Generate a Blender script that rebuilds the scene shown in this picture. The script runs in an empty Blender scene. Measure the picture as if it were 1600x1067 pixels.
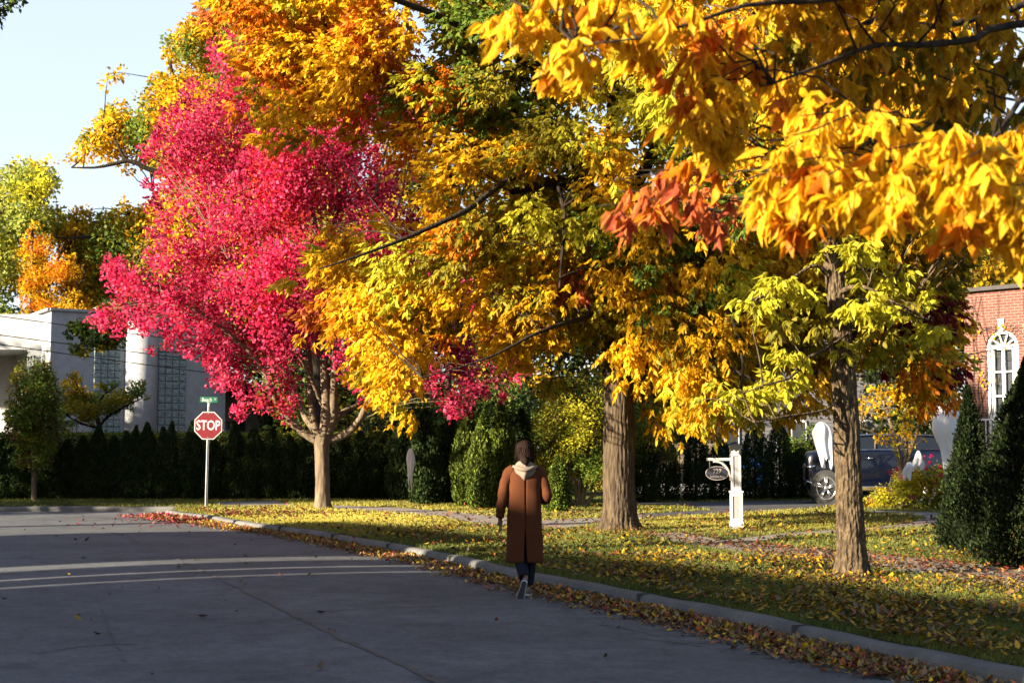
import bpy, bmesh, math, random
import numpy as np
from mathutils import Vector, Matrix
R = math.radians
rng = np.random.default_rng(11)
random.seed(5)
SC = bpy.context.scene
COL = SC.collection

# ------------------------------------------------------------------ camera model (1600 x 1067 photo, 50 mm lens)
F = 2222.0; CH = 1.56; PITCH = math.atan(171.5 / F)
cp, sp = math.cos(PITCH), math.sin(PITCH)
VZ = 0.08                                      # level of the verge and lawns
def ray(x, y):
    u = (x - 800.0) / F; v = (533.5 - y) / F
    return np.array([u, cp - v * sp, sp + v * cp])
def at(x, y, Y):                               # point seen at pixel x,y standing Y metres ahead
    d = ray(x, y); return d * (Y / d[1]) + np.array([0, 0, CH])
def gp(x, y, z=VZ):                            # point on the ground seen at pixel x,y
    d = ray(x, y); t = (z - CH) / d[2]; return d * t + np.array([0, 0, CH])
def at_n(px, py, Y):
    u = (px - 800.0) / F; v = (533.5 - py) / F
    dx, dy, dz = u, cp - v * sp, sp + v * cp
    t = Y / dy
    return np.stack([dx * t, dy * t, dz * t + CH], 1)
def proj(P):
    q = P - np.array([0, 0, CH])
    d = q[:, 1] * cp + q[:, 2] * sp
    up = -q[:, 1] * sp + q[:, 2] * cp
    return 800 + F * q[:, 0] / d, 533.5 - F * up / d

# ------------------------------------------------------------------ objects
def tag(o, label=None, cat=None, group=None, kind=None):
    if label: o['label'] = label
    if cat: o['category'] = cat
    if group: o['group'] = group
    if kind: o['kind'] = kind
    return o
def thing(name, label, cat, loc=(0, 0, 0), rotz=0.0, group=None):
    o = bpy.data.objects.new(name, None); COL.objects.link(o)
    o.location = loc; o.rotation_euler = (0, 0, rotz); o.empty_display_size = .2
    return tag(o, label, cat, group)
def link(name, me, parent=None):
    o = bpy.data.objects.new(name, me); COL.objects.link(o)
    if parent is not None: o.parent = parent
    return o
def copy_tree(o, parent=None):
    c = o.copy(); COL.objects.link(c)
    if parent is not None: c.parent = parent
    for ch in o.children: copy_tree(ch, c)
    return c
def nrm(a): return a / np.maximum(np.linalg.norm(a, axis=-1, keepdims=True), 1e-9)

class MB:
    """collects shapes, builds ONE mesh object"""
    def __init__(s): s.v = []; s.f = []; s.m = []
    def add(s, vs, fs, mi=0):
        b = len(s.v); s.v += [tuple(map(float, p)) for p in vs]
        s.f += [tuple(b + i for i in f) for f in fs]; s.m += [mi] * len(fs)
        return s
    def box(s, c, d, rz=0.0, mi=0, taper=1.0):
        x, y, z = d[0] / 2, d[1] / 2, d[2] / 2; vs = []
        for k, (sx, sy, sz) in enumerate([(-1,-1,-1),(1,-1,-1),(1,1,-1),(-1,1,-1),(-1,-1,1),(1,-1,1),(1,1,1),(-1,1,1)]):
            t = taper if sz > 0 else 1
            px, py = sx * x * t, sy * y * t
            vs.append((c[0] + px * math.cos(rz) - py * math.sin(rz), c[1] + px * math.sin(rz) + py * math.cos(rz), c[2] + sz * z))
        return s.add(vs, [(0,3,2,1),(4,5,6,7),(0,1,5,4),(1,2,6,5),(2,3,7,6),(3,0,4,7)], mi)
    def tube(s, pts, rad, seg=8, mi=0, cap=True, noise=0.0, ky=1.0):
        pts = np.asarray(pts, float); n = len(pts); rad = np.broadcast_to(np.asarray(rad, float), (n,))
        t = nrm(np.gradient(pts, axis=0))
        ref = np.array([0, 0, 1.0]) if abs(t[0][2]) < .9 else np.array([0, 1.0, 0])
        vs = []; a = np.linspace(0, 2 * np.pi, seg, endpoint=False); u = None
        for i in range(n):
            u = np.cross(t[i], ref) if u is None else u - t[i] * np.dot(u, t[i])
            u = u / max(np.linalg.norm(u), 1e-9); w = np.cross(t[i], u)
            rr = rad[i] * (1 + noise * rng.standard_normal(seg)) if noise else rad[i]
            ring = pts[i] + (np.cos(a) * rr)[:, None] * u + (np.sin(a) * rr * ky)[:, None] * w
            vs += list(ring)
        fs = []
        for i in range(n - 1):
            for k in range(seg):
                k2 = (k + 1) % seg
                fs.append((i*seg+k, i*seg+k2, (i+1)*seg+k2, (i+1)*seg+k))
        if cap: fs.append(tuple(range(seg - 1, -1, -1))); fs.append(tuple(range((n-1)*seg, n*seg)))
        return s.add(vs, fs, mi)
    def loft(s, rings, close=True, cap=True, mi=0):
        n = len(rings); k = len(rings[0]); vs = [p for r in rings for p in r]; fs = []
        for i in range(n - 1):
            for j in range(k if close else k - 1):
                j2 = (j + 1) % k; fs.append((i*k+j, i*k+j2, (i+1)*k+j2, (i+1)*k+j))
        if cap: fs.append(tuple(range(k - 1, -1, -1))); fs.append(tuple(range((n-1)*k, n*k)))
        return s.add(vs, fs, mi)
    def prism(s, poly, z0, z1, mi=0):          # polygon in xy, extruded in z
        k = len(poly); vs = [(p[0], p[1], z0) for p in poly] + [(p[0], p[1], z1) for p in poly]
        fs = [tuple(range(k - 1, -1, -1)), tuple(range(k, 2 * k))]
        fs += [(i, (i+1) % k, k + (i+1) % k, k + i) for i in range(k)]
        return s.add(vs, fs, mi)
    def prism_y(s, poly, y0, y1, mi=0):        # polygon in xz, extruded along y
        k = len(poly); vs = [(p[0], y0, p[1]) for p in poly] + [(p[0], y1, p[1]) for p in poly]
        fs = [tuple(range(k)), tuple(range(2 * k - 1, k - 1, -1))]
        fs += [(i, k + i, k + (i+1) % k, (i+1) % k) for i in range(k)]
        return s.add(vs, fs, mi)
    def ball(s, c, r, seg=16, rings=10, mi=0, f=None):
        vs = []; fs = []
        for i in range(rings + 1):
            th = math.pi * i / rings
            for k in range(seg):
                ph = 2 * math.pi * k / seg
                d = np.array([math.sin(th) * math.cos(ph), math.sin(th) * math.sin(ph), math.cos(th)])
                p = np.array(c) + d * np.array(r) * (f(d) if f else 1.0)
                vs.append(p)
        for i in range(rings):
            for k in range(seg):
                k2 = (k + 1) % seg; fs.append((i*seg+k, (i+1)*seg+k, (i+1)*seg+k2, i*seg+k2))
        return s.add(vs, fs, mi)
    def build(s, name, mats, parent=None, smooth=False, bevel=0.0, solid=0.0, sub=0):
        me = bpy.data.meshes.new(name); me.from_pydata(s.v, [], s.f)
        for m in (mats if isinstance(mats, (list, tuple)) else [mats]): me.materials.append(m)
        if any(s.m): me.polygons.foreach_set('material_index', s.m)
        me.validate(); me.update()
        bm = bmesh.new(); bm.from_mesh(me); bmesh.ops.recalc_face_normals(bm, faces=bm.faces); bm.to_mesh(me); bm.free()
        if smooth: me.polygons.foreach_set('use_smooth', [True] * len(me.polygons))
        o = link(name, me, parent)
        if solid: md = o.modifiers.new('solid', 'SOLIDIFY'); md.thickness = solid; md.offset = -1
        if bevel:
            md = o.modifiers.new('bevel', 'BEVEL'); md.width = bevel; md.segments = 2; md.limit_method = 'ANGLE'; md.angle_limit = R(40)
        if sub: md = o.modifiers.new('sub', 'SUBSURF'); md.levels = sub; md.render_levels = sub
        return o

def smooth_path(P, n):
    """Catmull-Rom through rows of P (any width), n points out"""
    P = np.asarray(P, float); m = len(P)
    E = np.vstack([2 * P[0] - P[1], P, 2 * P[-1] - P[-2]])
    out = []
    for t in np.linspace(0, m - 1 - 1e-6, n):
        i = int(t); f = t - i; a, b, c, d = E[i], E[i+1], E[i+2], E[i+3]
        out.append(.5 * ((2*b) + (-a + c)*f + (2*a - 5*b + 4*c - d)*f*f + (-a + 3*b - 3*c + d)*f**3))
    return np.array(out)

def text_mesh(name, txt, size, mat, parent, loc, rot=(math.pi/2, 0, 0), depth=.004, sx=1.0, bold=0.0):
    cu = bpy.data.curves.new(name, 'FONT'); cu.body = txt; cu.size = size; cu.extrude = depth; cu.offset = bold
    cu.align_x = 'CENTER'; cu.align_y = 'CENTER'; cu.resolution_u = 3
    tmp = bpy.data.objects.new('tmp', cu); COL.objects.link(tmp)
    dg = bpy.context.evaluated_depsgraph_get()
    me = bpy.data.meshes.new_from_object(tmp.evaluated_get(dg)); bpy.data.objects.remove(tmp)
    me.materials.clear(); me.materials.append(mat)
    o = link(name, me, parent); o.location = loc; o.rotation_euler = rot; o.scale = (sx, 1, 1)
    return o

# ------------------------------------------------------------------ materials
def mat(name):
    m = bpy.data.materials.new(name); m.use_nodes = True
    nt = m.node_tree; b = nt.nodes['Principled BSDF']; return m, nt, b
def N(nt, t, **kw):
    n = nt.nodes.new(t)
    for k, v in kw.items():
        if k in n.inputs.keys() if hasattr(n.inputs, 'keys') else False: n.inputs[k].default_value = v
        else: setattr(n, k, v)
    return n
def L(nt, a, b): nt.links.new(a, b)
def ramp(nt, fac, stops):
    r = nt.nodes.new('ShaderNodeValToRGB'); e = r.color_ramp.elements
    while len(e) < len(stops): e.new(.5)
    for i, (p, c) in enumerate(stops): e[i].position = p; e[i].color = (*c, 1)
    L(nt, fac, r.inputs[0]); return r
def noise(nt, scale, detail=4, rough=.6, vec=None):
    n = nt.nodes.new('ShaderNodeTexNoise'); n.inputs['Scale'].default_value = scale
    n.inputs['Detail'].default_value = detail; n.inputs['Roughness'].default_value = rough
    if vec is not None: L(nt, vec, n.inputs['Vector'])
    return n
def bump(nt, b, h, strength=.4, dist=.02):
    n = nt.nodes.new('ShaderNodeBump'); n.inputs['Strength'].default_value = strength; n.inputs['Distance'].default_value = dist
    L(nt, h, n.inputs['Height']); L(nt, n.outputs[0], b.inputs['Normal']); return n
def obj_co(nt): return nt.nodes.new('ShaderNodeTexCoord').outputs['Object']
def simple(name, col, rough=.6, metal=0.0, spec=.5, var=.12, scale=8.0, coat=0.0, bmp=0.0, bscale=60):
    m, nt, b = mat(name); b.inputs['Roughness'].default_value = rough; b.inputs['Metallic'].default_value = metal
    b.inputs['Specular IOR Level'].default_value = spec; b.inputs['Coat Weight'].default_value = coat
    co = obj_co(nt)
    n = noise(nt, scale, 5, .6, co)
    r = ramp(nt, n.outputs[0], [(.3, tuple(c * (1 - var) for c in col)), (.7, tuple(min(1, c * (1 + var)) for c in col))])
    L(nt, r.outputs[0], b.inputs['Base Color'])
    if bmp: bump(nt, b, noise(nt, bscale, 5, .6, co).outputs[0], bmp, .01)
    return m
def attr_mat(name, trans=.45, rough=.45, spec=.35, tcol=1.15, mottle=0):
    m, nt, b = mat(name)
    a = nt.nodes.new('ShaderNodeAttribute'); a.attribute_name = 'Col'
    colout = a.outputs['Color']
    if mottle:                                # veins, blotches and brown specks of ageing leaves
        co = obj_co(nt); n1 = noise(nt, 22, 5, .65, co); n2 = noise(nt, 95, 3, .6, co)
        for src, stops in ((n1, [(.32, (.55,.50,.45)), (.5, (1,1,1)), (.72, (1.12,1.08,.9))]), (n2, [(.30, (.45,.32,.25)), (.40, (1,1,1))])):
            q = ramp(nt, src.outputs[0], stops); g_ = nt.nodes.new('ShaderNodeMixRGB'); g_.blend_type = 'MULTIPLY'; g_.inputs[0].default_value = 1
            L(nt, colout, g_.inputs[1]); L(nt, q.outputs[0], g_.inputs[2]); colout = g_.outputs[0]
    L(nt, colout, b.inputs['Base Color'])
    b.inputs['Roughness'].default_value = rough; b.inputs['Specular IOR Level'].default_value = spec
    if trans:
        t = nt.nodes.new('ShaderNodeBsdfTranslucent')
        g = nt.nodes.new('ShaderNodeMixRGB'); g.blend_type = 'MULTIPLY'; g.inputs[0].default_value = 1
        g.inputs[2].default_value = (tcol, tcol, tcol, 1); L(nt, colout, g.inputs[1]); L(nt, g.outputs[0], t.inputs['Color'])
        mx = nt.nodes.new('ShaderNodeMixShader'); mx.inputs[0].default_value = trans
        L(nt, b.outputs[0], mx.inputs[1]); L(nt, t.outputs[0], mx.inputs[2])
        L(nt, mx.outputs[0], nt.nodes['Material Output'].inputs['Surface'])
    return m
def bark_mat(name, c0, c1, c2, scale=1.0, strength=.8, zs=2.6):
    m, nt, b = mat(name); b.inputs['Roughness'].default_value = .9; b.inputs['Specular IOR Level'].default_value = .15
    co = obj_co(nt)
    mp = nt.nodes.new('ShaderNodeMapping'); mp.inputs['Scale'].default_value = (14 * scale, 14 * scale, zs * scale); L(nt, co, mp.inputs[0])
    n = noise(nt, 1.0, 7, .65, mp.outputs[0]); n.inputs['Distortion'].default_value = .6
    v = nt.nodes.new('ShaderNodeTexVoronoi'); v.inputs['Scale'].default_value = 1.6; L(nt, mp.outputs[0], v.inputs['Vector'])
    r = ramp(nt, n.outputs[0], [(.3, c0), (.5, c1), (.72, c2)]); L(nt, r.outputs[0], b.inputs['Base Color'])
    mh = nt.nodes.new('ShaderNodeMath'); mh.operation = 'ADD'; L(nt, n.outputs[0], mh.inputs[0]); L(nt, v.outputs['Distance'], mh.inputs[1])
    bump(nt, b, mh.outputs[0], strength, .03)
    return m
def brick_mat(name, c1, c2, mortar, bw=.22, bh=.075, mort=.009, bmp=.4, rough=.85):
    m, nt, b = mat(name); b.inputs['Roughness'].default_value = rough
    co = obj_co(nt); s = nt.nodes.new('ShaderNodeSeparateXYZ'); L(nt, co, s.inputs[0])
    c = nt.nodes.new('ShaderNodeCombineXYZ'); L(nt, s.outputs[0], c.inputs[0]); L(nt, s.outputs[2], c.inputs[1])
    t = nt.nodes.new('ShaderNodeTexBrick'); L(nt, c.outputs[0], t.inputs['Vector'])
    t.inputs['Scale'].default_value = 1; t.inputs['Brick Width'].default_value = bw; t.inputs['Row Height'].default_value = bh
    t.inputs['Mortar Size'].default_value = mort; t.inputs['Mortar Smooth'].default_value = .2; t.inputs['Bias'].default_value = 0
    t.inputs['Color1'].default_value = (*c1, 1); t.inputs['Color2'].default_value = (*c2, 1); t.inputs['Mortar'].default_value = (*mortar, 1)
    n = noise(nt, 3, 6, .65, co); mx = nt.nodes.new('ShaderNodeMixRGB'); mx.blend_type = 'MULTIPLY'; mx.inputs[0].default_value = .5
    r = ramp(nt, n.outputs[0], [(.3, (.5, .5, .5)), (.65, (1.05, 1.05, 1.05))]); L(nt, t.outputs[0], mx.inputs[1]); L(nt, r.outputs[0], mx.inputs[2])
    L(nt, mx.outputs[0], b.inputs['Base Color'])
    i = nt.nodes.new('ShaderNodeMath'); i.operation = 'SUBTRACT'; i.inputs[0].default_value = 1; L(nt, t.outputs['Fac'], i.inputs[1])
    bump(nt, b, i.outputs[0], bmp, .01)
    return m

def asphalt(name, dark, light):
    m, nt, b = mat(name); b.inputs['Roughness'].default_value = .82; b.inputs['Specular IOR Level'].default_value = .3
    co = obj_co(nt)
    big = noise(nt, .35, 6, .62, co); mid = noise(nt, 3.0, 6, .7, co); fine = noise(nt, 90, 4, .75, co)
    r = ramp(nt, big.outputs[0], [(.33, dark), (.66, light)])
    r2 = ramp(nt, mid.outputs[0], [(.28, (.58, .58, .58)), (.5, (.95,.95,.95)), (.72, (1.2, 1.2, 1.2))])
    gr = noise(nt, 17, 5, .75, co); r6 = ramp(nt, gr.outputs[0], [(.32, (.68,.68,.68)), (.68, (1.28,1.28,1.28))])
    st = noise(nt, .9, 7, .72, co); r5 = ramp(nt, st.outputs[0], [(.36, (.66, .66, .68)), (.46, (1, 1, 1))])
    r3 = ramp(nt, fine.outputs[0], [(.3, (.5, .5, .5)), (.7, (1.45, 1.45, 1.45))])
    # faint network of hairline cracks
    wv = noise(nt, 1.2, 4, .6, co); ad = nt.nodes.new('ShaderNodeMixRGB'); ad.inputs[0].default_value = .35
    L(nt, co, ad.inputs[1]); L(nt, wv.outputs['Color'], ad.inputs[2])
    v = nt.nodes.new('ShaderNodeTexVoronoi'); v.feature = 'DISTANCE_TO_EDGE'; v.inputs['Scale'].default_value = .55; L(nt, ad.outputs[0], v.inputs['Vector'])
    r4 = ramp(nt, v.outputs[0], [(0, (.55, .55, .55)), (.006, (1, 1, 1))])
    gate = ramp(nt, noise(nt, .5, 3, .6, co).outputs[0], [(.5, (0, 0, 0)), (.6, (1, 1, 1))])
    c4 = nt.nodes.new('ShaderNodeMixRGB'); c4.inputs[1].default_value = (1, 1, 1, 1); L(nt, gate.outputs[0], c4.inputs[0]); L(nt, r4.outputs[0], c4.inputs[2])
    o = r.outputs[0]
    for q in (r2, r3, c4, r5, r6):
        mx = nt.nodes.new('ShaderNodeMixRGB'); mx.blend_type = 'MULTIPLY'; mx.inputs[0].default_value = 1
        L(nt, o, mx.inputs[1]); L(nt, q.outputs[0], mx.inputs[2]); o = mx.outputs[0]
    L(nt, o, b.inputs['Base Color']); bump(nt, b, fine.outputs[0], .5, .006)
    return m
def concrete(name, c0, c1):
    m, nt, b = mat(name); b.inputs['Roughness'].default_value = .88; b.inputs['Specular IOR Level'].default_value = .25
    co = obj_co(nt); n = noise(nt, 1.6, 8, .68, co); f = noise(nt, 90, 3, .6, co)
    r = ramp(nt, n.outputs[0], [(.3, c0), (.7, c1)]); r2 = ramp(nt, f.outputs[0], [(.3, (.78,)*3), (.7, (1.12,)*3)])
    mx = nt.nodes.new('ShaderNodeMixRGB'); mx.blend_type = 'MULTIPLY'; mx.inputs[0].default_value = 1
    L(nt, r.outputs[0], mx.inputs[1]); L(nt, r2.outputs[0], mx.inputs[2]); L(nt, mx.outputs[0], b.inputs['Base Color'])
    bump(nt, b, f.outputs[0], .35, .006); return m

M = {}
M['leaf'] = attr_mat('leaf', .55, .5, .14, 1.3)
M['leaf_near'] = attr_mat('leaf_near', .52, .5, .14, 1.3, mottle=1)
M['needle'] = attr_mat('evergreen_leaf', .15, .7, .08)
M['grass'] = attr_mat('grass_blade', .3, .6, .2)
M['litter'] = attr_mat('fallen_leaf', .12, .65, .25)
M['bark_big'] = bark_mat('bark_grey_brown', (.014,.010,.007), (.046,.033,.021), (.090,.066,.041))
M['bark_maple'] = bark_mat('bark_smooth_tan', (.045,.033,.022), (.10,.076,.052), (.155,.12,.08), .6, .35)
M['bark_young'] = bark_mat('bark_flaky', (.012,.008,.005), (.055,.039,.023), (.125,.092,.055), 1.2, 1.0, 6.5)
M['bark_dark'] = bark_mat('bark_dark', (.008,.0065,.005), (.02,.015,.011), (.035,.027,.02), 1.0, .5)
M['asphalt'] = asphalt('asphalt', (.042,.047,.055), (.082,.088,.098))
M['drive'] = asphalt('driveway_asphalt', (.035,.035,.036), (.055,.055,.056))
M['tar'] = simple('crack_tar', (.035,.034,.033), .8, var=.4, scale=5)
M['concrete'] = concrete('sidewalk_concrete', (.12,.108,.096), (.20,.18,.155))
M['kerb'] = concrete('kerb_concrete', (.055,.056,.058), (.115,.115,.113))
M['white_brick'] = brick_mat('white_painted_brick', (.29,.297,.315), (.27,.28,.295), (.21,.216,.23), .24, .08, .008, .35, .6)
M['beige_brick'] = brick_mat('beige_brick', (.22,.19,.15), (.19,.165,.13), (.17,.155,.135), .24, .08, .008)
M['red_brick'] = brick_mat('red_brick', (.125,.028,.016), (.075,.017,.010), (.13,.10,.085), .23, .085, .011)
M['white_paint'] = simple('white_paint', (.52,.53,.53), .5, var=.06)
M['post_paint'] = simple('post_white_vinyl', (.30,.295,.285), .45, var=.05)
M['panel_grey'] = simple('post_grey_panel', (.17,.165,.17), .55, var=.08)
M['sign_red'] = simple('sign_red_sheeting', (.10,.0015,.006), .4, var=.06)
M['sign_white'] = simple('sign_white_sheeting', (.36,.36,.37), .4, var=.04)
M['sign_green'] = simple('sign_green_sheeting', (.0,.07,.04), .4, var=.06)
M['galv'] = simple('galvanised_steel', (.25,.26,.27), .42, .8, var=.15)
M['plaque'] = simple('plaque_dark', (.014,.014,.026), .4, var=.1)
M['plaque_trim'] = simple('plaque_trim', (.22,.20,.17), .5, .0, var=.1)
M['glass'] = simple('window_glass', (.03,.035,.04), .08, spec=.8, var=.2)
M['shutter'] = simple('window_blind', (.17,.165,.15), .6, var=.1)
M['car_paint'] = simple('car_navy_paint', (.0008,.0020,.0075), .2, .0, spec=.3, coat=.55, var=.05)
M['car_blue'] = simple('car_bright_blue_paint', (.004,.03,.16), .2, .0, coat=1.0, var=.05)
M['car_glass'] = simple('car_glass', (.006,.008,.012), .06, spec=.35, var=.1)
M['chrome'] = simple('chrome', (.75,.75,.77), .15, 1.0, var=.05)
M['alloy'] = simple('alloy', (.55,.55,.57), .28, .9, var=.05)
M['tyre'] = simple('tyre_rubber', (.018,.018,.018), .85, var=.2, scale=20)
M['black'] = simple('black_plastic', (.014,.014,.015), .6, var=.2)
M['cloth'] = simple('white_cloth', (.82,.82,.84), .9, var=.05, bmp=.15, bscale=14)
def cloth_mat():
    m = M['cloth']; nt = m.node_tree; b = nt.nodes['Principled BSDF']; t = nt.nodes.new('ShaderNodeBsdfTranslucent'); t.inputs['Color'].default_value = (.8,.8,.82,1)
    mx = nt.nodes.new('ShaderNodeMixShader'); mx.inputs[0].default_value = .35; L(nt, b.outputs[0], mx.inputs[1]); L(nt, t.outputs[0], mx.inputs[2]); L(nt, mx.outputs[0], nt.nodes['Material Output'].inputs['Surface'])
cloth_mat()
M['siding'] = simple('grey_siding', (.2,.2,.21), .6, var=.06)
M['fence_wood'] = simple('fence_wood', (.10,.075,.05), .8, var=.2)
M['roof'] = simple('roof_shingle', (.03,.028,.028), .9, var=.3, scale=6, bmp=.4, bscale=12)
M['stone'] = simple('pale_stone', (.2,.2,.21), .85, var=.25, scale=3, bmp=.5, bscale=9)
M['mulch'] = simple('dark_mulch', (.020,.013,.009), .95, var=.5, scale=18, bmp=.8, bscale=30)
M['wool'] = simple('brown_wool', (.056,.0185,.0075), .95, spec=.1, var=.10, scale=40, bmp=.25, bscale=220)
M['fleece'] = simple('beige_hood_fleece', (.13,.105,.085), .95, spec=.1, var=.06, scale=30, bmp=.3, bscale=160)
M['denim'] = simple('dark_denim', (.006,.008,.015), .9, spec=.15, var=.2, scale=50)
M['skin'] = simple('skin', (.10,.042,.026), .5, var=.06, scale=12)
M['shoe'] = simple('shoe_grey_canvas', (.09,.09,.10), .85, var=.15, scale=30)
M['sole'] = simple('shoe_white_rubber', (.30,.31,.32), .6, var=.08)
M['tread'] = simple('shoe_tread_rubber', (.03,.03,.032), .8, var=.2, scale=30)
M['phone'] = simple('phone_black', (.01,.01,.012), .2)
M['wire'] = simple('wire_black', (.012,.012,.014), .6)
def hair_mat():
    m, nt, b = mat('dark_brown_hair'); b.inputs['Roughness'].default_value = .7; b.inputs['Specular IOR Level'].default_value = .06
    co = obj_co(nt); mp = nt.nodes.new('ShaderNodeMapping'); mp.inputs['Scale'].default_value = (140, 140, 9); L(nt, co, mp.inputs[0])
    n = noise(nt, 1, 4, .6, mp.outputs[0]); r = ramp(nt, n.outputs[0], [(.3, (.002,.0013,.001)), (.7, (.017,.008,.0055))])
    L(nt, r.outputs[0], b.inputs['Base Color']); bump(nt, b, n.outputs[0], .6, .006); return m
M['hair'] = hair_mat()
def lawn_mat():
    m, nt, b = mat('lawn_soil'); b.inputs['Roughness'].default_value = .95; b.inputs['Specular IOR Level'].default_value = .1
    co = obj_co(nt); n = noise(nt, 1.3, 7, .7, co); f = noise(nt, 45, 3, .7, co)
    r = ramp(nt, n.outputs[0], [(.3, (.022,.027,.008)), (.52, (.036,.042,.011)), (.72, (.055,.052,.017))])
    r2 = ramp(nt, f.outputs[0], [(.3, (.55,)*3), (.7, (1.25,)*3)])
    mx = nt.nodes.new('ShaderNodeMixRGB'); mx.blend_type = 'MULTIPLY'; mx.inputs[0].default_value = 1
    L(nt, r.outputs[0], mx.inputs[1]); L(nt, r2.outputs[0], mx.inputs[2]); L(nt, mx.outputs[0], b.inputs['Base Color'])
    bump(nt, b, f.outputs[0], .8, .03); return m
M['lawn'] = lawn_mat()
def glassblock_mat():
    m, nt, b = mat('glass_block'); b.inputs['Roughness'].default_value = .16; b.inputs['Specular IOR Level'].default_value = .7
    co = obj_co(nt); n = noise(nt, 9, 3, .6, co)
    r = ramp(nt, n.outputs[0], [(.35, (.085,.12,.12)), (.65, (.17,.22,.215))]); L(nt, r.outputs[0], b.inputs['Base Color'])
    bump(nt, b, n.outputs[0], .8, .05); return m
M['glass_block'] = glassblock_mat()

# ------------------------------------------------------------------ foliage machinery
def poly_mask(px, py, poly):
    poly = np.asarray(poly, float); x0, y0 = poly[:, 0], poly[:, 1]; x1, y1 = np.roll(x0, -1), np.roll(y0, -1)
    ins = np.zeros(len(px), bool); dmin = np.full(len(px), 1e9)
    for a, b, c, d in zip(x0, y0, x1, y1):
        cond = (b > py) != (d > py)
        xi = a + (py - b) * (c - a) / (d - b if d != b else 1e-9)
        ins ^= cond & (px < xi)
        ex, ey = c - a, d - b; t = np.clip(((px - a) * ex + (py - b) * ey) / max(ex*ex + ey*ey, 1e-9), 0, 1)
        dmin = np.minimum(dmin, np.hypot(px - a - t * ex, py - b - t * ey))
    return ins, dmin

QUAD = (np.array([(0,0,0),(.45,-.5,.10),(1,0,-.04),(.45,.5,.10)], float), [(0,1,2,3)])
LANCE = (np.array([(0,0,0),(.33,0,-.03),(.68,0,-.06),(1,0,-.20),(.28,-.44,.07),(.64,-.36,.02),(.28,.44,.07),(.64,.36,.02)], float),
         [(0,4,1),(1,4,5,2),(2,5,3),(0,1,6),(1,2,7,6),(2,3,7)])
LOBED = (np.array([(0,0,0),(.12,-.42,.05),(.42,-.24,0),(.52,-.56,.08),(.68,-.2,.0),(1,0,-.08),(.68,.2,0),(.52,.56,.08),(.42,.24,0),(.12,.42,.05)], float),
         [(0,1,2),(0,2,8),(0,8,9),(2,3,4),(2,4,6,8),(6,7,8),(4,5,6)])
BLADE = (np.array([(0,-.5,0),(0,.5,0),(.55,.35,.0),(.55,-.35,.0),(1,0,.25)], float), [(0,1,2,3),(3,2,4)])
CUP = (np.array([(0,0,.12),(.30,-.42,.14),(.70,-.36,.22),(1,0,.30),(.70,.36,.16),(.30,.42,.10),(.5,0,0)], float),
       [(0,1,6),(1,2,6),(2,3,6),(3,4,6),(4,5,6),(5,0,6)])
def leaf_object(name, P, D, Ln, Wd, col, material, parent=None, shape=QUAD, up=None, upmix=0.0):
    n = len(P)
    if n == 0: return None
    D = nrm(D); A = rng.standard_normal((n, 3))
    S = nrm(np.cross(D, A))
    if up is not None:                                   # bias the blade's normal
        A2 = np.cross(up, D); S = nrm(S * (1 - upmix) + nrm(A2) * upmix); S = nrm(S - D * (S * D).sum(1, keepdims=True))
    Nn = np.cross(D, S)
    T, fs = shape; k = len(T)
    Ln = np.broadcast_to(Ln, (n,)); Wd = np.broadcast_to(Wd, (n,))
    V = (P[:, None, :] + T[None, :, 0, None] * (D * Ln[:, None])[:, None, :] + T[None, :, 1, None] * (S * Wd[:, None])[:, None, :]
         + T[None, :, 2, None] * (Nn * Ln[:, None])[:, None, :]).reshape(-1, 3)
    lt = np.array([i for f in fs for i in f]); sz = np.array([len(f) for f in fs])
    loops = (np.arange(n)[:, None] * k + lt[None, :]).ravel()
    st0 = np.concatenate([[0], np.cumsum(sz)[:-1]]); starts = (np.arange(n)[:, None] * len(lt) + st0[None, :]).ravel()
    me = bpy.data.meshes.new(name)
    me.vertices.add(len(V)); me.vertices.foreach_set('co', V.astype(np.float32).ravel())
    me.loops.add(len(loops)); me.loops.foreach_set('vertex_index', loops.astype(np.int32))
    me.polygons.add(len(starts)); me.polygons.foreach_set('loop_start', starts.astype(np.int32))
    try: me.polygons.foreach_set('loop_total', np.tile(sz, n).astype(np.int32))
    except Exception: pass
    me.materials.append(material)
    at_ = me.attributes.new('Col', 'FLOAT_COLOR', 'FACE')
    c4 = np.ones((n, 4), np.float32); c4[:, :3] = np.clip(col, .002, 1)
    at_.data.foreach_set('color', np.repeat(c4, len(fs), axis=0).ravel())
    me.update(calc_edges=True)
    return link(name, me, parent)

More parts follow.
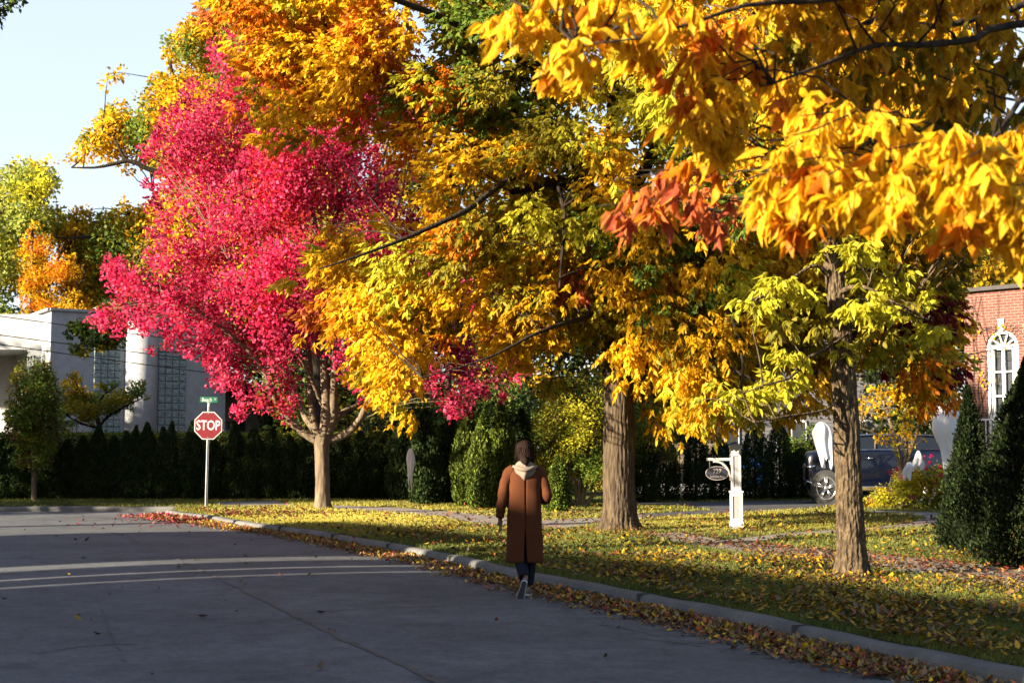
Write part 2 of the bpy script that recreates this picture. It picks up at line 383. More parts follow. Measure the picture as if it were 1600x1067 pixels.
PAL = {
 'pink': [(.62,.030,.125),(.56,.020,.09),(.70,.08,.21),(.44,.012,.055),(.60,.03,.065)],
 'red': [(.55,.03,.022),(.48,.02,.03),(.62,.07,.02)],
 'orange': [(.66,.22,.010),(.62,.17,.012),(.70,.28,.012)],
 'rust': [(.58,.17,.05),(.62,.20,.055),(.46,.10,.045)],
 'yellow': [(.74,.44,.014),(.70,.405,.016),(.78,.49,.022)],
 'gold': [(.62,.35,.012),(.56,.33,.014),(.66,.39,.014)],
 'lime': [(.50,.46,.03),(.40,.40,.025),(.58,.50,.04)],
 'olive': [(.22,.19,.018),(.17,.16,.018),(.28,.22,.016)],
 'green': [(.085,.13,.018),(.06,.105,.016),(.12,.16,.022)],
 'deep': [(.030,.055,.014),(.022,.042,.012),(.045,.07,.016)],
 'burgundy': [(.22,.02,.03),(.28,.03,.03),(.17,.015,.025)],
 'arb': [(.024,.042,.012),(.032,.052,.014),(.018,.032,.010)],
 'arb_sunlit': [(.075,.10,.016),(.095,.12,.018),(.055,.08,.014)],
 'palegreen': [(.24,.28,.055),(.20,.26,.05),(.32,.33,.06)],
 'tan': [(.36,.25,.12),(.30,.19,.09),(.42,.32,.18)],
 'brown': [(.16,.08,.035),(.12,.06,.03),(.22,.10,.04)],
}
PSC = {'arb': .85, 'deep': .6, 'green': 1.15, 'arb_sunlit': .6, 'olive': .85, 'tan': .5, 'brown': .5, 'rust': .7, 'palegreen': .85, 'pink': .64}
def pick(pal, n, var=.16):
    a = np.array(PAL[pal]) * PSC.get(pal, .70); c = a[rng.integers(0, len(a), n)]
    return c * (1 + var * rng.standard_normal((n, 1))).clip(.5, 1.6)
def zone_colors(px, py, zones, default, crng=None):
    """every clump picks a palette from soft colour zones of its tree"""
    n = len(px); names = list(dict.fromkeys([z[3] for z in zones] + [d for d, _ in default]))
    Wt = np.zeros((n, len(names)))
    for d, w in default: Wt[:, names.index(d)] += w
    for x, y, r, p, w in zones: Wt[:, names.index(p)] += w * np.exp(-((px - x)**2 + (py - y)**2) / (2 * r * r))
    Wt /= Wt.sum(1, keepdims=True); cs = np.cumsum(Wt, 1); u = rng.random(n)
    idx = (u[:, None] > cs).sum(1).clip(0, len(names) - 1)
    return idx, names
def clumps(poly, Y, T, n, r, rmin=.3):
    poly = np.asarray(poly, float); lo, hi = poly.min(0), poly.max(0); X = []; Yp = []; Dm = []
    while sum(map(len, X)) < n:
        px = rng.uniform(lo[0], hi[0], n * 2); py = rng.uniform(lo[1], hi[1], n * 2)
        ins, d = poly_mask(px, py, poly); X.append(px[ins]); Yp.append(py[ins]); Dm.append(d[ins])
    px, py, d = np.concatenate(X)[:n], np.concatenate(Yp)[:n], np.concatenate(Dm)[:n]
    dm = d * Y / F
    off = rng.uniform(-1, 1, n) * T * np.sqrt(np.clip(dm / (.45 * max((hi[0]-lo[0]), (hi[1]-lo[1])) * Y / F), .03, 1))
    C = at_n(px, py, Y + off)
    rad = np.minimum(r * rng.uniform(.65, 1.25, n), np.maximum(rmin * r, dm))
    return C, px, py, rad
def in_clumps(C, rad, total, flat=.8, p=.55):
    w = rad**2; w = w / w.sum(); idx = rng.choice(len(C), total, p=w)
    d = nrm(rng.standard_normal((total, 3))); q = rng.random((total, 1))**p
    return C[idx] + d * q * rad[idx][:, None] * np.array([1, 1, flat]), d, idx
def compound(P, O, K, Lr, Ll, droop=.55):
    """pinnate sprays: K drooping leaflets along a short stalk"""
    n = len(P); dirn = nrm(O + np.array([0, 0, -droop]))
    side = nrm(np.cross(dirn, np.array([0, 0, 1.0])) + 1e-3)
    B = []; Dd = []
    for k in range(K):
        t = (k // 2 + 1) / (K // 2 + 1); sg = 1 if k % 2 else -1
        if k == K - 1: dd = dirn; t = 1.05
        else: dd = nrm(dirn * .75 + side * sg * .75 + np.array([0, 0, -droop * 1.3]))
        B.append(P + dirn * (Lr * t)[:, None]); Dd.append(dd + .22 * rng.standard_normal((n, 3)))
    return np.concatenate(B), np.concatenate(Dd), np.tile(np.arange(n), K)

def twigs(mb, C, limbs, frac, r0, r1, seg=5):
    """secondary branches from the nearest limb point out to the leaf clumps"""
    Lp = np.vstack(limbs)
    for c in C[rng.random(len(C)) < frac]:
        d = np.linalg.norm((Lp - c) * np.array([1, 1, .8]), axis=1) + 2.5 * np.maximum(0, Lp[:, 2] - c[2] + .2)
        a = Lp[d.argmin()]; m = (a + c) / 2 + np.array([0, 0, .10 * np.linalg.norm(c - a)]) + rng.normal(0, .06, 3) * np.linalg.norm(c - a)
        path = smooth_path([a, m, c + (c - a) * .12], 7)
        path[1:-1] += rng.normal(0, .02, (5, 3))
        mb.tube(path, np.linspace(r0, r1, 7), seg, cap=False)

def limb(pts, Y, n=14):
    """pixel polyline [(x,y,r_px,(dY))] at distance Y -> path, radii"""
    P = np.array([at(p[0], p[1], Y + (p[3] if len(p) > 3 else 0)) for p in pts]); r = np.array([p[2] * Y / F for p in pts])
    q = smooth_path(np.hstack([P, r[:, None]]), n); return q[:, :3], np.maximum(q[:, 3], .004)
def ridged_trunk(mb, path, rad, seg=72, ridges=17, amp=.07, lobes=5, flare=.35, rough=0.0):
    """trunk with furrowed bark and root flare"""
    n = len(path); z = path[:, 2] - path[0, 2]; th = np.linspace(0, 2*np.pi, seg, endpoint=False); vs = []
    ph = rng.uniform(0, 6.28, 8)
    for i in range(n):
        zz = z[i]; warp = .55 * np.sin(2.3 * zz + ph[0] + 2 * th) + .35 * np.sin(5.1 * zz + ph[1] - 3 * th)
        f = np.abs(np.sin(.5 * ridges * th + warp + .4 * np.sin(9 * zz + ph[2])))
        g = np.abs(np.sin(.5 * (ridges - 4) * th - warp * 1.3 + .5 * np.sin(13 * zz + ph[3])))
        r = rad[i] * (1 + amp * (np.minimum(f, g) - .4) + .012 * rng.standard_normal(seg))
        fl = math.exp(-zz / .16) * flare
        r = r * (1 + rough * np.sin(rng.uniform(0, 6.28) + 7 * th) * np.sin(31 * zz + 4 * th)) if rough else r
        r = r * (1 + fl * (.35 + .65 * np.abs(np.sin(.5 * lobes * th + ph[4]))))
        vs += [(path[i, 0] + a, path[i, 1] + b, path[i, 2]) for a, b in zip(r * np.cos(th), r * np.sin(th))]
    fs = [(i*seg+k, i*seg+(k+1) % seg, (i+1)*seg+(k+1) % seg, (i+1)*seg+k) for i in range(n-1) for k in range(seg)]
    mb.add(vs, fs)
# ================================================================== GROUND
KPX = [(1600,1044),(1412,1006),(1300,984),(1150,952),(1000,924),(837,894),(687,861.5),(594,845),(500,829.5),(400,816.5),(350,808),(320,803.5),(284,799.5),(268,796.5)]
KB = np.array([gp(*p)[:2] for p in KPX])
tdir = nrm((KB[6] - KB[1])[None])[0]; nL = np.array([-tdir[1], tdir[0]]); A0 = KB[2]
KLINE = smooth_path(np.vstack([KB[0] - tdir * 16, KB[0] - tdir * 8, KB[0] - tdir * 4, KB]), 120)
def lat(P): return (P[..., :2] - A0) @ nL
farL = gp(-2600, 790.5)[:2]; farR = gp(300, 790.5)[:2]; farR2 = gp(262, 791)[:2]
def road_z(P):
    u = lat(P); z = .03 - .09 * ((u - 4.2) / 4.2)**2
    z = np.maximum(z, -.06); f = np.clip((P[..., 1] - 25) / 7, 0, 1); f = f * f * (3 - 2 * f)
    return z * (1 - f) + (-.05) * f
def sheet(name, poly, z, m, kind='structure'):
    mb = MB(); mb.add([(p[0], p[1], z) for p in poly], [tuple(range(len(poly)))])
    o = mb.build(name, m); o['kind'] = kind; return o
def flat(poly_px): return [gp(*p)[:2] for p in poly_px]

# far ground sheet, to the horizon
mb = MB(); mb.add([(-900,-300,-.12),(900,-300,-.12),(900,1500,-.12),(-900,1500,-.12)], [(0,1,2,3)])
mb.build('ground', M['lawn'])['kind'] = 'structure'
# road: a crowned surface that flattens into the junction
xs = np.linspace(-75, 9, 141); ys = np.concatenate([np.linspace(-14, 34, 121), np.linspace(34.5, 39.5, 9)])
gx, gy = np.meshgrid(xs, ys); P = np.stack([gx, gy], -1); gz = road_z(P)
mb = MB(); nx = len(xs)
mb.add(np.stack([gx, gy, gz], -1).reshape(-1, 3), [(j*nx+i, j*nx+i+1, (j+1)*nx+i+1, (j+1)*nx+i) for j in range(len(ys)-1) for i in range(nx-1)])
mb.build('road', M['asphalt'], smooth=True)['kind'] = 'structure'

# lawns (tops at VZ) with vertical edge, right side and far side as one sheet; kerb in front of it
KW = .15
lawn_edge = KLINE
farK = smooth_path(np.array([farR2 + np.array([.25, 0]), farR2, farR2 * .7 + farL * .3, farL]), 30)
lawn_poly = [tuple(p) for p in lawn_edge] + [tuple(p) for p in farK] + [(farL[0], 260), (160, 260), (160, lawn_edge[0][1])]
sheet('lawn', lawn_poly, VZ, M['lawn'])
def kerb(line, side, name, lift=.006):
    line = np.asarray(line); t = nrm(np.gradient(line, axis=0)); n = np.stack([-t[:, 1], t[:, 0]], 1) * side
    rings = []
    s = np.concatenate([[0], np.cumsum(np.linalg.norm(np.diff(line, axis=0), axis=1))])
    for i, p in enumerate(line):
        h = VZ + lift + .006 * math.sin(1.7 * s[i]) + .004 * math.sin(5.3 * s[i])
        prof = [(-.02, h - .05), (-.01, h - .004), (.02, h), (.10, h - .004), (.135, h - .022), (.155, h - .06), (.185, -.12), (-.02, -.12)]
        rings.append([(p[0] + n[i, 0]*a, p[1] + n[i, 1]*a, z) for a, z in prof])
    mb = MB(); mb.loft(rings)
    o = mb.build(name, M['kerb'], smooth=False); o['kind'] = 'structure'; return o
kerb(KLINE, 1, 'kerb')
kerb(farK, 1, 'kerb')
mb = MB(); seg_ = np.concatenate([[0], np.cumsum(np.linalg.norm(np.diff(KLINE, axis=0), axis=1))])
for s_ in np.arange(1.2, seg_[-1] - 2, 2.9):          # contraction joints
    i = int(np.searchsorted(seg_, s_)); t = nrm((KLINE[i] - KLINE[i-1])[None])[0]; nn = np.array([-t[1], t[0]]); c = KLINE[i-1] + t * (s_ - seg_[i-1]) + nn * .085
    mb.box((c[0], c[1], .0), (.009, .20, .185), math.atan2(t[1], t[0]) + rng.normal(0, .05))
mb.build('kerb_joint', M['tar'])['kind'] = 'structure'
# left verge across the street
lk = [tuple(A0 + tdir * s + nL * 8.55) for s in np.linspace(-26, 17, 30)]
e = np.array(lk[-1]); lk2 = lk + [tuple(e + np.array([-.5, .9])), tuple(e + np.array([-1.6, 1.7])), tuple(e + np.array([-4, 2.2])), tuple(e + np.array([-60, 2.2]))]
sheet('lawn', lk2 + [(lk2[-1][0], -30), (-20, -40)], VZ, M['lawn'])
kerb(lk2, -1, 'kerb')

# long tar-dark crack along the middle of the road
mb = MB(); cl = []
cpx = [(120,812),(185,833),(240,857),(300,884),(360,912),(420,942),(470,966),(540,1000),(610,1030),(690,1067),(800,1118)]
cw = smooth_path(np.array([gp(x, y, .03)[:2] for x, y in cpx]), 160)
vs = []; 
for i, p in enumerate(cw):
    j = rng.normal(0, .014, 2); w = .020 + .016 * abs(rng.standard_normal())
    for sg in (-1, 1):
        q = p + j + np.array([w * sg, 0]); vs.append((q[0], q[1], float(road_z(q)) + .005))
mb.add(vs, [(2*i, 2*i+1, 2*i+3, 2*i+2) for i in range(len(cw)-1)])
mb.build('road_crack', M['tar'])['kind'] = 'structure'
# thinner cross cracks
mb = MB()
for pts in ([(470,963),(560,955),(690,948)], [(1000,995),(1080,1004),(1150,1018)], [(60,1022),(140,1012),(215,1010)], [(150,930),(170,985),(195,1040)], [(900,968),(1010,985),(1060,1010)]):
    c = smooth_path(np.array([gp(x, y, .0)[:2] for x, y in pts]), 40); vs = []
    for p in c:
        j = rng.normal(0, .012, 2); w = .004 + .006 * abs(rng.standard_normal())
        for sg in (-1, 1): q = p + j + np.array([0, w * sg * 1.4]); vs.append((q[0], q[1], float(road_z(q)) + .005))
    mb.add(vs, [(2*i, 2*i+1, 2*i+3, 2*i+2) for i in range(len(c)-1)])
mb.build('road_crack', M['tar'])['kind'] = 'structure'

# paved strips, each a few millimetres above the lawn sheet
SIDE1 = [(520,789.5),(625,793),(712,800.5),(772,806.5),(850,813),(937,809),(1003,802.5),(1003,811),(937,817.5),(903,823),(875,828),(850,826.5),(772,821),(744,819),(687,807.5),(584,798.5),(519,795)]
DRIVE = [(960,785),(1300,781.5),(1420,781),(1420,790),(1290,793.5),(1161,800.5),(1003,811),(1003,802.5),(1117,796.5),(1050,790),(960,788)]
WALK = [(1360,797),(1474,801),(1530,806),(1530,818),(1440,822.5),(1356,829),(1234,838),(1176,849),(1120,845),(1234,832),(1356,824.5),(1420,817.5),(1449,809),(1420,804),(1360,801)]
SIDE2 = [(1006,834),(1060,832),(1120,842),(1230,854),(1400,869),(1640,892),(1900,918),(1900,962),(1640,926),(1400,892),(1290,880),(1170,866),(1110,857),(1060,848)]
STUB = [(330,784.5),(432,782.5),(462,790),(352,791)]
CROSSW = [(-900,786.6),(-300,786.4),(-300,787.6),(-900,787.8)]
PAVE = []
for nm, pl, z, mm in (('sidewalk', SIDE1, .008, 'concrete'), ('driveway', DRIVE, .004, 'drive'), ('front_path', WALK, .006, 'concrete'), ('sidewalk', SIDE2, .0045, 'concrete'), ('sidewalk', STUB, .004, 'concrete')):
    w = flat(pl); sheet(nm, w, VZ + z, M[mm]); PAVE.append(np.array(w))
# mulch beds under shrubs
for pl in ([(690,800),(715,789),(770,787),(840,790),(870,798),(800,804),(740,803)], [(1440,838),(1500,826),(1650,822),(1650,880),(1560,874),(1480,862)], [(880,798),(960,793),(965,799),(900,806)],
           [(-100,777),(680,777),(680,780.5),(-100,780.5)], [(600,783),(760,783),(780,789),(640,791)], [(450,823),(500,818),(556,824),(500,829)]):
    w = flat(pl); c = np.mean(w, 0); w = smooth_path(np.array(w + [w[0]]), 40)[:-1]
    sheet('mulch_bed', [tuple(p) for p in w], VZ + .003, M['mulch'])

# ------------------------------------------------------------------ grass blades and fallen leaves (nobody could count them)
LAWN = np.array(lawn_poly)
def on_lawn(X, Y):
    ok, _ = poly_mask(X, Y, LAWN)
    for w in PAVE:
        i, _ = poly_mask(X, Y, w); ok &= ~i
    return ok
def sample_lawn(n, y0, y1, margin=1.3):
    Y = np.sqrt(rng.uniform(y0**2, y1**2, n)); X = rng.uniform(-1, 1, n) * Y * 800 / F * margin
    k = on_lawn(X, Y); return X[k], Y[k]
P_, D_, L_, W_, C_ = [], [], [], [], []
for y0, y1, n, h, w in ((8.5,14,140000,.056,.006),(14,22,170000,.058,.008),(22,32,140000,.060,.012),(32,47,120000,.064,.018)):
    X, Y = sample_lawn(n, y0, y1); k = len(X)
    P_.append(np.stack([X, Y, np.full(k, VZ)], 1)); D_.append(np.stack([rng.normal(0,.45,k), rng.normal(0,.45,k), np.ones(k)], 1))
    L_.append(h * rng.uniform(.6, 1.35, k)); W_.append(w * rng.uniform(.7, 1.3, k))
    pxx, pyy = proj(P_[-1]); patch = np.sin(X * 1.9 + 1.3 * np.sin(Y * .8)) * np.sin(Y * 1.1 + X * .6)
    f = np.clip(.35 + .3 * patch + .28 * rng.standard_normal(k), 0, 1)[:, None]
    c = np.array([.036,.060,.011]) * (1 - f) + np.array([.165,.16,.030]) * f
    # sunlight on the maple verge and post lawn, put into the blade colour
    g = np.exp(-(((pxx - 540) / 230)**2 + ((pyy - 806) / 20)**2))[:, None] + .7 * np.exp(-(((pxx - 1180) / 260)**2 + ((pyy - 812) / 16)**2))[:, None]
    c = c * (1 - .75 * g.clip(0, 1)) + np.array([.46,.38,.06]) * .75 * g.clip(0, 1)
    C_.append(c)
o = leaf_object('grass', np.vstack(P_), np.vstack(D_), np.concatenate(L_), np.concatenate(W_), np.vstack(C_), M['grass'], shape=BLADE)
tag(o, 'short yellow-green grass on the verge and front lawns', 'grass', kind='stuff')

def litter(X, Y, z, pals, probs, L0=.075, tilt=.35, lift=.012, br=.46):
    n = len(X); idx = rng.choice(len(pals), n, p=np.array(probs) / sum(probs)); c = np.zeros((n, 3))
    for i, p in enumerate(pals):
        k = idx == i; c[k] = pick(p, k.sum(), .22) * br
    a = rng.uniform(0, 6.28, n); D = np.stack([np.cos(a), np.sin(a), rng.normal(0, tilt, n)], 1)
    ln = L0 * rng.uniform(.55, 1.45, n)
    return np.stack([X, Y, z + lift + np.abs(rng.normal(0, lift, n))], 1), D, ln, ln * rng.uniform(.4, .75, n), c
acc = []
for y0, y1, n, L0 in ((8.5,14,34000,.060),(14,20,33000,.064),(20,27,14000,.075),(27,38,6500,.085)):
    X, Y = sample_lawn(n, y0, y1); pxx, pyy = proj(np.stack([X, Y, np.full(len(X), VZ)], 1))
    den = .55 + .45 * np.sin(X * 2.1 + Y) * np.sin(Y * 1.3 - X)
    den *= 1 - .85 * np.exp(-(((pxx - 540) / 200)**2 + ((pyy - 804) / 12)**2)); den *= 1 - .6 * np.exp(-(((pxx - 1350) / 200)**2 + ((pyy - 845) / 22)**2))
    k = rng.random(len(X)) < den; acc.append(litter(X[k], Y[k], VZ + (.048 if y0 < 25 else .035), ['yellow','tan','gold','olive','rust','burgundy','brown'], [.22,.30,.16,.16,.06,.03,.07], L0, .4))
# leaf-strewn sidewalk on the right
w = PAVE[3]; n = 24000; X = rng.uniform(0, 10, n); Y = rng.uniform(14, 27, n); k, _ = poly_mask(X, Y, w); X, Y = X[k], Y[k]
k = rng.random(len(X)) < np.where(X > 3.4, .95, .35); acc.append(litter(X[k], Y[k], VZ + .008, ['rust','burgundy','brown','tan','gold'], [.2,.14,.3,.28,.08], .065, .25))
# driven-up leaves along the gutter
def gutter(n, s0, s1, w0, pals, probs, L0):
    i = rng.uniform(s0, s1, n) * (len(KLINE) - 1); j = i.astype(int).clip(0, len(KLINE) - 2); f = (i - j)[:, None]
    p = KLINE[j] * (1 - f) + KLINE[j+1] * f; t = nrm(KLINE[j+1] - KLINE[j]); nn = np.stack([-t[:, 1], t[:, 0]], 1)
    off = .20 + w0 * rng.beta(1.0, 1.7, n) * (1 + .35 * np.sin(i * 3.1)); q = p + nn * off[:, None]
    z = road_z(q) + .055 * np.exp(-off / (.5 * w0)) * rng.random(n)
    return litter(q[:, 0], q[:, 1], z, pals, probs, L0, .5, .012, .8)
acc.append(gutter(25000, .12, .93, .64, ['tan','brown','rust','gold','yellow','burgundy','olive'], [.34,.24,.14,.11,.04,.06,.07], .052))
acc.append(gutter(1500, .82, .98, 1.0, ['pink','burgundy','tan','rust'], [.2,.3,.3,.2], .08))
# stray leaves on the asphalt
n = 420; Y = np.sqrt(rng.uniform(9**2, 32**2, n)); X = rng.uniform(-1, 1, n) * Y * .38; q = np.stack([X, Y], 1); u = lat(q); k = (u > .5) & (u < 11)
k &= rng.random(n) < np.where(u > 6.5, 1, .4)
acc.append(litter(X[k], Y[k], road_z(q[k]), ['tan','rust','gold','brown'], [.4,.25,.15,.2], .085, .25, .008))
# pink leaves shed in front of the maple
n = 700; X = rng.normal(gp(345,809)[0], 1.3, n); Y = rng.normal(33.5, 1.5, n); q = np.stack([X, Y], 1); zl = np.where(poly_mask(X, Y, LAWN)[0], VZ + .03, road_z(q))
acc.append(litter(X, Y, zl, ['pink','burgundy','rust'], [.5,.3,.2], .08, .25))
# dropped leaves on the paved strips and bed edges
n = 1200; Y = np.sqrt(rng.uniform(24**2, 34**2, n)); X = rng.uniform(-3, 9, n); acc.append(litter(X, Y, VZ + .012, ['tan','rust','brown','burgundy'], [.3,.3,.2,.2], .09, .25))
o = leaf_object('fallen_leaves', *[np.concatenate([a[i] for a in acc]) for i in range(5)], M['litter'], shape=CUP, up=np.array([0, 0, 1.0]), upmix=.8)
tag(o, 'fallen autumn leaves strewn over verge, gutter and sidewalk', 'fallen leaves', kind='stuff')
def thin(cx, cy, rad, holes):
    k = np.ones(len(cx), bool)
    for x, y, r, pr in holes: k &= ~((np.hypot(cx - x, cy - y) < r) & (rng.random(len(cx)) < pr))
    return k
# ================================================================== TREES
def base_of(px, py): 
    p = gp(px, py); return p
def rel(o, parent_loc): return None

def part_offset(root, o):                     # children are built in world coordinates; keep them there
    o.parent = root; o.matrix_parent_inverse = Matrix.Translation(root.location).inverted()

# ---------- pink maple
b = gp(505, 794); Y = b[1]
maple = thing('maple_tree', 'bright pink-red maple with pale forked trunk on the lawn corner beside the stop sign', 'tree', b)
tr = [(505,797,13),(504,780,11.5),(504,750,11),(503,715,11),(503,690,12),(504,678,13)]
mb = MB(); p, r = limb(tr, Y, 40); p[:, :2] += 0; ridged_trunk(mb, p, r, 40, 9, .035, 5, .35)
limbs = []
for pts, n in (([(502,690,8),(480,680,6.5),(455,660,6),(437,637,5.2),(426,612,4.6,-.3),(400,560,3.4,-.6),(330,500,2.4,-1),(240,450,1.6,-1.3),(190,425,1)],22),
            ([(500,686,7),(490,660,5.6),(485,620,5,.3),(480,540,4.2,.6),(440,420,3.2,.8),(390,260,2.2,1),(350,120,1.2,1)],22),
            ([(505,684,9),(509,655,8),(508,600,7.2),(504,520,6),(500,400,4.8),(470,240,3.2),(440,90,1.8),(430,20,1)],24),
            ([(508,685,8),(522,650,7),(522,610,6.2,-.4),(530,520,5,-.8),(570,380,3.5,-1.2),(610,200,2.2,-1),(640,90,1,-1)],22),
            ([(508,690,7),(540,678,5.8),(562,655,5,-.4),(580,622,4.2,-.7),(640,560,3.2,-1),(720,520,2.2,-1),(790,540,1.2,-1)],20),
            ([(512,676,5),(535,645,4.4,.5),(560,632,3.8,.8),(600,600,3.2,1),(680,470,2.4,1.3),(740,380,1.4,1.5)],18),
            ([(500,684,5),(478,655,4.5,1),(468,630,4,1.5),(430,540,3,2.5),(350,420,2,3),(280,330,1,3)],18),
            ([(507,640,4,.2),(470,560,2.6,-.6),(400,470,1.8,-1),(330,360,1,-1.2)],16),
            ([(507,560,4),(560,480,3,1.5),(620,330,2,2.5),(650,200,1.2,3)],16)):
    q, rr = limb(pts, Y, n); mb.tube(q, rr, 10, cap=False, noise=.03); limbs.append(q)
# knot
mb.ball(at(504,693,Y-.24), (.05,.03,.06), 10, 6)
OUT_MAPLE = [(352,58),(330,75),(322,110),(285,140),(258,185),(232,240),(238,300),(262,330),(248,372),(262,415),(215,432),(172,412),(180,440),(215,462),(160,488),(168,505),(240,512),(262,545),(310,555),(330,585),(372,600),(372,640),(430,625),(452,655),(470,625),(500,590),(540,600),(560,645),(600,612),(650,600),(700,620),(722,645),(745,612),(792,605),(805,575),(835,545),(790,520),(740,520),(735,480),(770,400),(770,345),(715,385),(660,330),(650,210),(680,170),(640,140),(600,90),(560,40),(500,15),(440,20),(395,40)]
C, cx, cy, rad = clumps(OUT_MAPLE, Y, 3.6, 430, .60, .35)
k = thin(cx, cy, rad, [(330,140,30,.4),(300,480,30,.4),(440,640,30,.5),(540,620,30,.4),(250,430,30,.4),(480,560,40,.5),(400,590,30,.4)]); C, cx, cy, rad = C[k], cx[k], cy[k], rad[k]
ex = np.array([(178,424),(188,434),(200,440),(214,448),(230,456),(246,462),(262,470),(182,492),(200,496),(218,500),(238,506),(256,510),(276,520),(292,536),(310,548),(326,540),(340,566),(356,585),(372,600),(384,622),(398,612),(300,500),(320,515),(280,490),(350,545),(420,610),(440,632),(450,640),(700,625),(715,632),(735,600),(780,590),(810,560),(250,420),(240,400),(690,605),(660,595)], float)
op = np.array(OUT_MAPLE, float); q_ = rng.uniform(0, len(op), 170); i_ = q_.astype(int); f_ = (q_ - i_)[:, None]
bp = op[i_] * (1 - f_) + op[(i_ + 1) % len(op)] * f_ + rng.normal(0, 8, (170, 2)); low = (bp[:, 1] > 575) & (bp[:, 0] > 420) & (bp[:, 0] < 620); bp[low] = np.array([640, 585]) + rng.normal(0, 22, (low.sum(), 2)); ex = np.vstack([ex, bp])
ec = at_n(ex[:, 0], ex[:, 1], Y + rng.uniform(-2.2, .6, len(ex))); C = np.vstack([C, ec]); cx = np.append(cx, ex[:, 0]); cy = np.append(cy, ex[:, 1]); rad = np.append(rad, np.concatenate([rng.uniform(.26, .42, len(ex) - 170), rng.uniform(.12, .30, 170)]))
twigs(mb, C, limbs, .4, .012, .004)
t = mb.build('trunk', M['bark_maple'], smooth=True); part_offset(maple, t)
# ascending leafy shoots: push clump ellipsoids upward/outward
ctr = at(480, 420, Y); n = 112000
P, d, idx = in_clumps(C, rad, n, 1.15, .6)
zi, names = zone_colors(cx, cy, [(480,560,60,'red',.6),(520,640,50,'red',.8),(700,560,120,'burgundy',.35),(740,420,90,'burgundy',.9),(640,180,60,'burgundy',.4)], [('pink',1),('red',.08)])
col = np.zeros((n, 3))
for i, nm in enumerate(names): k = zi[idx] == i; col[k] = pick(nm, k.sum(), .2)
col *= (.50 + 1.0 * rng.random(len(C)))[idx][:, None]; k = rng.random(n) < .11; col[k] = col[k] * .6 + np.array([.52,.12,.22]) * .5  # paler leaves carry painted highlights; clump brightness varies at random
D = nrm(P - ctr) * .6 + rng.standard_normal((n, 3)) * .8 + np.array([0, 0, .15])
ln = rng.uniform(.07, .125, n)
o = leaf_object('crown', P, D, ln, ln * rng.uniform(.55, .9, n), col, M['leaf'], shape=QUAD); part_offset(maple, o)

# ---------- large ash behind the walker
b = gp(968, 829); Y = b[1]
ash = thing('ash_tree', 'large spreading ash in yellow, orange and green with thick furrowed trunk behind the walking person', 'tree', b)
mb = MB(); p, r = limb([(969,831,31),(968,815,27),(968,790,25),(967,740,24),(967,680,23.5),(967,620,22.5),(967,560,22),(966,500,22),(962,450,22),(955,410,22)], Y, 110)
ridged_trunk(mb, p, r, 110, 27, .085, 6, .42)
part_offset(ash, mb.build('trunk', M['bark_big'], smooth=True)); mb = MB()
limbs = [p[60:]]
for pts, n in (([(955,420,22),(942,370,20),(925,320,19),(905,285,17)],10),
            ([(925,325,12),(905,292,11),(875,282,9,-.3),(840,290,7,-.6),(800,300,5,-1)],12),
            ([(915,300,13),(885,240,12,-.2),(862,205,10,-.5),(850,160,8,-.6),(835,80,6,-1),(820,-40,4,-1.4),(800,-160,2,-1.6)],18),
            ([(905,265,7,-.3),(880,252,6,-.7),(850,254,5.4,-1.2),(810,272,5,-1.8),(770,298,4.4,-2.3),(730,328,4,-2.8),(680,352,3.4,-3.2),(620,378,2.6,-3.6),(560,400,1.8,-4),(500,420,1,-4.2)],26),
            ([(905,292,9,.3),(850,285,8,.6),(815,262,8,.8),(806,220,8,.8),(802,150,7,.8),(790,60,5,.9),(780,-60,3,1)],20),
            ([(945,390,14,.3),(948,320,12,.5),(952,240,10,.6),(958,170,10,.7),(958,110,9,.7),(965,20,7,.8),(975,-120,4,1)],20),
            ([(958,430,12,.2),(1000,380,9,-.2),(1050,350,7.5,-.4),(1090,365,6,-.6),(1130,400,5,-.7),(1180,445,4.4,-.8),(1215,482,3.6,-.9),(1270,520,2.4,-1),(1330,540,1.2,-1.2)],24),
            ([(960,400,12,.3),(1010,330,10,.8),(1080,280,8,1.3),(1160,262,6,1.8),(1280,240,4,2.2),(1400,260,2.4,2.6)],20),
            ([(955,380,10),(1000,280,9),(1060,160,7,.3),(1130,40,5,.5),(1180,-80,3,.7)],18),
            ([(840,110,6,-1),(760,60,5.5,-2),(690,28,5,-2.6),(640,8,4.4,-3),(560,-20,3,-3.5),(460,-40,2,-4)],20),
            ([(806,215,5,.8),(740,170,4,.4),(650,120,3,0),(540,90,2.2,-.4),(430,80,1.2,-.8)],18),
            ([(962,470,8,-.2),(940,490,6,-.8),(900,500,4,-1.6),(840,520,2.6,-2.4),(760,560,1.6,-3),(660,590,1,-3.4)],18),
            ([(966,500,8,-.3),(1000,500,6,-1),(1060,530,4.4,-1.8),(1130,570,3,-2.4),(1190,600,1.6,-2.6)],18),
            ([(872,290,3,-2),(882,340,2.8,-2.2),(878,400,2.2,-2.3),(874,450,1.4,-2.4)],10),
            ([(838,290,2.6,-1.6),(850,330,2.2,-1.8),(856,365,1.6,-2)],8),
            ([(1050,350,4,-.4),(1120,440,3,-2),(1160,560,2,-3),(1150,640,1,-3.4)],14),
            ([(1280,240,3.4,2.2),(1400,330,2.6,1.8),(1450,450,2,1.4),(1460,560,1.2,1.2)],14)):
    q, rr = limb(pts, Y, n); mb.tube(q, rr, 12, cap=False, noise=.03); limbs.append(q)
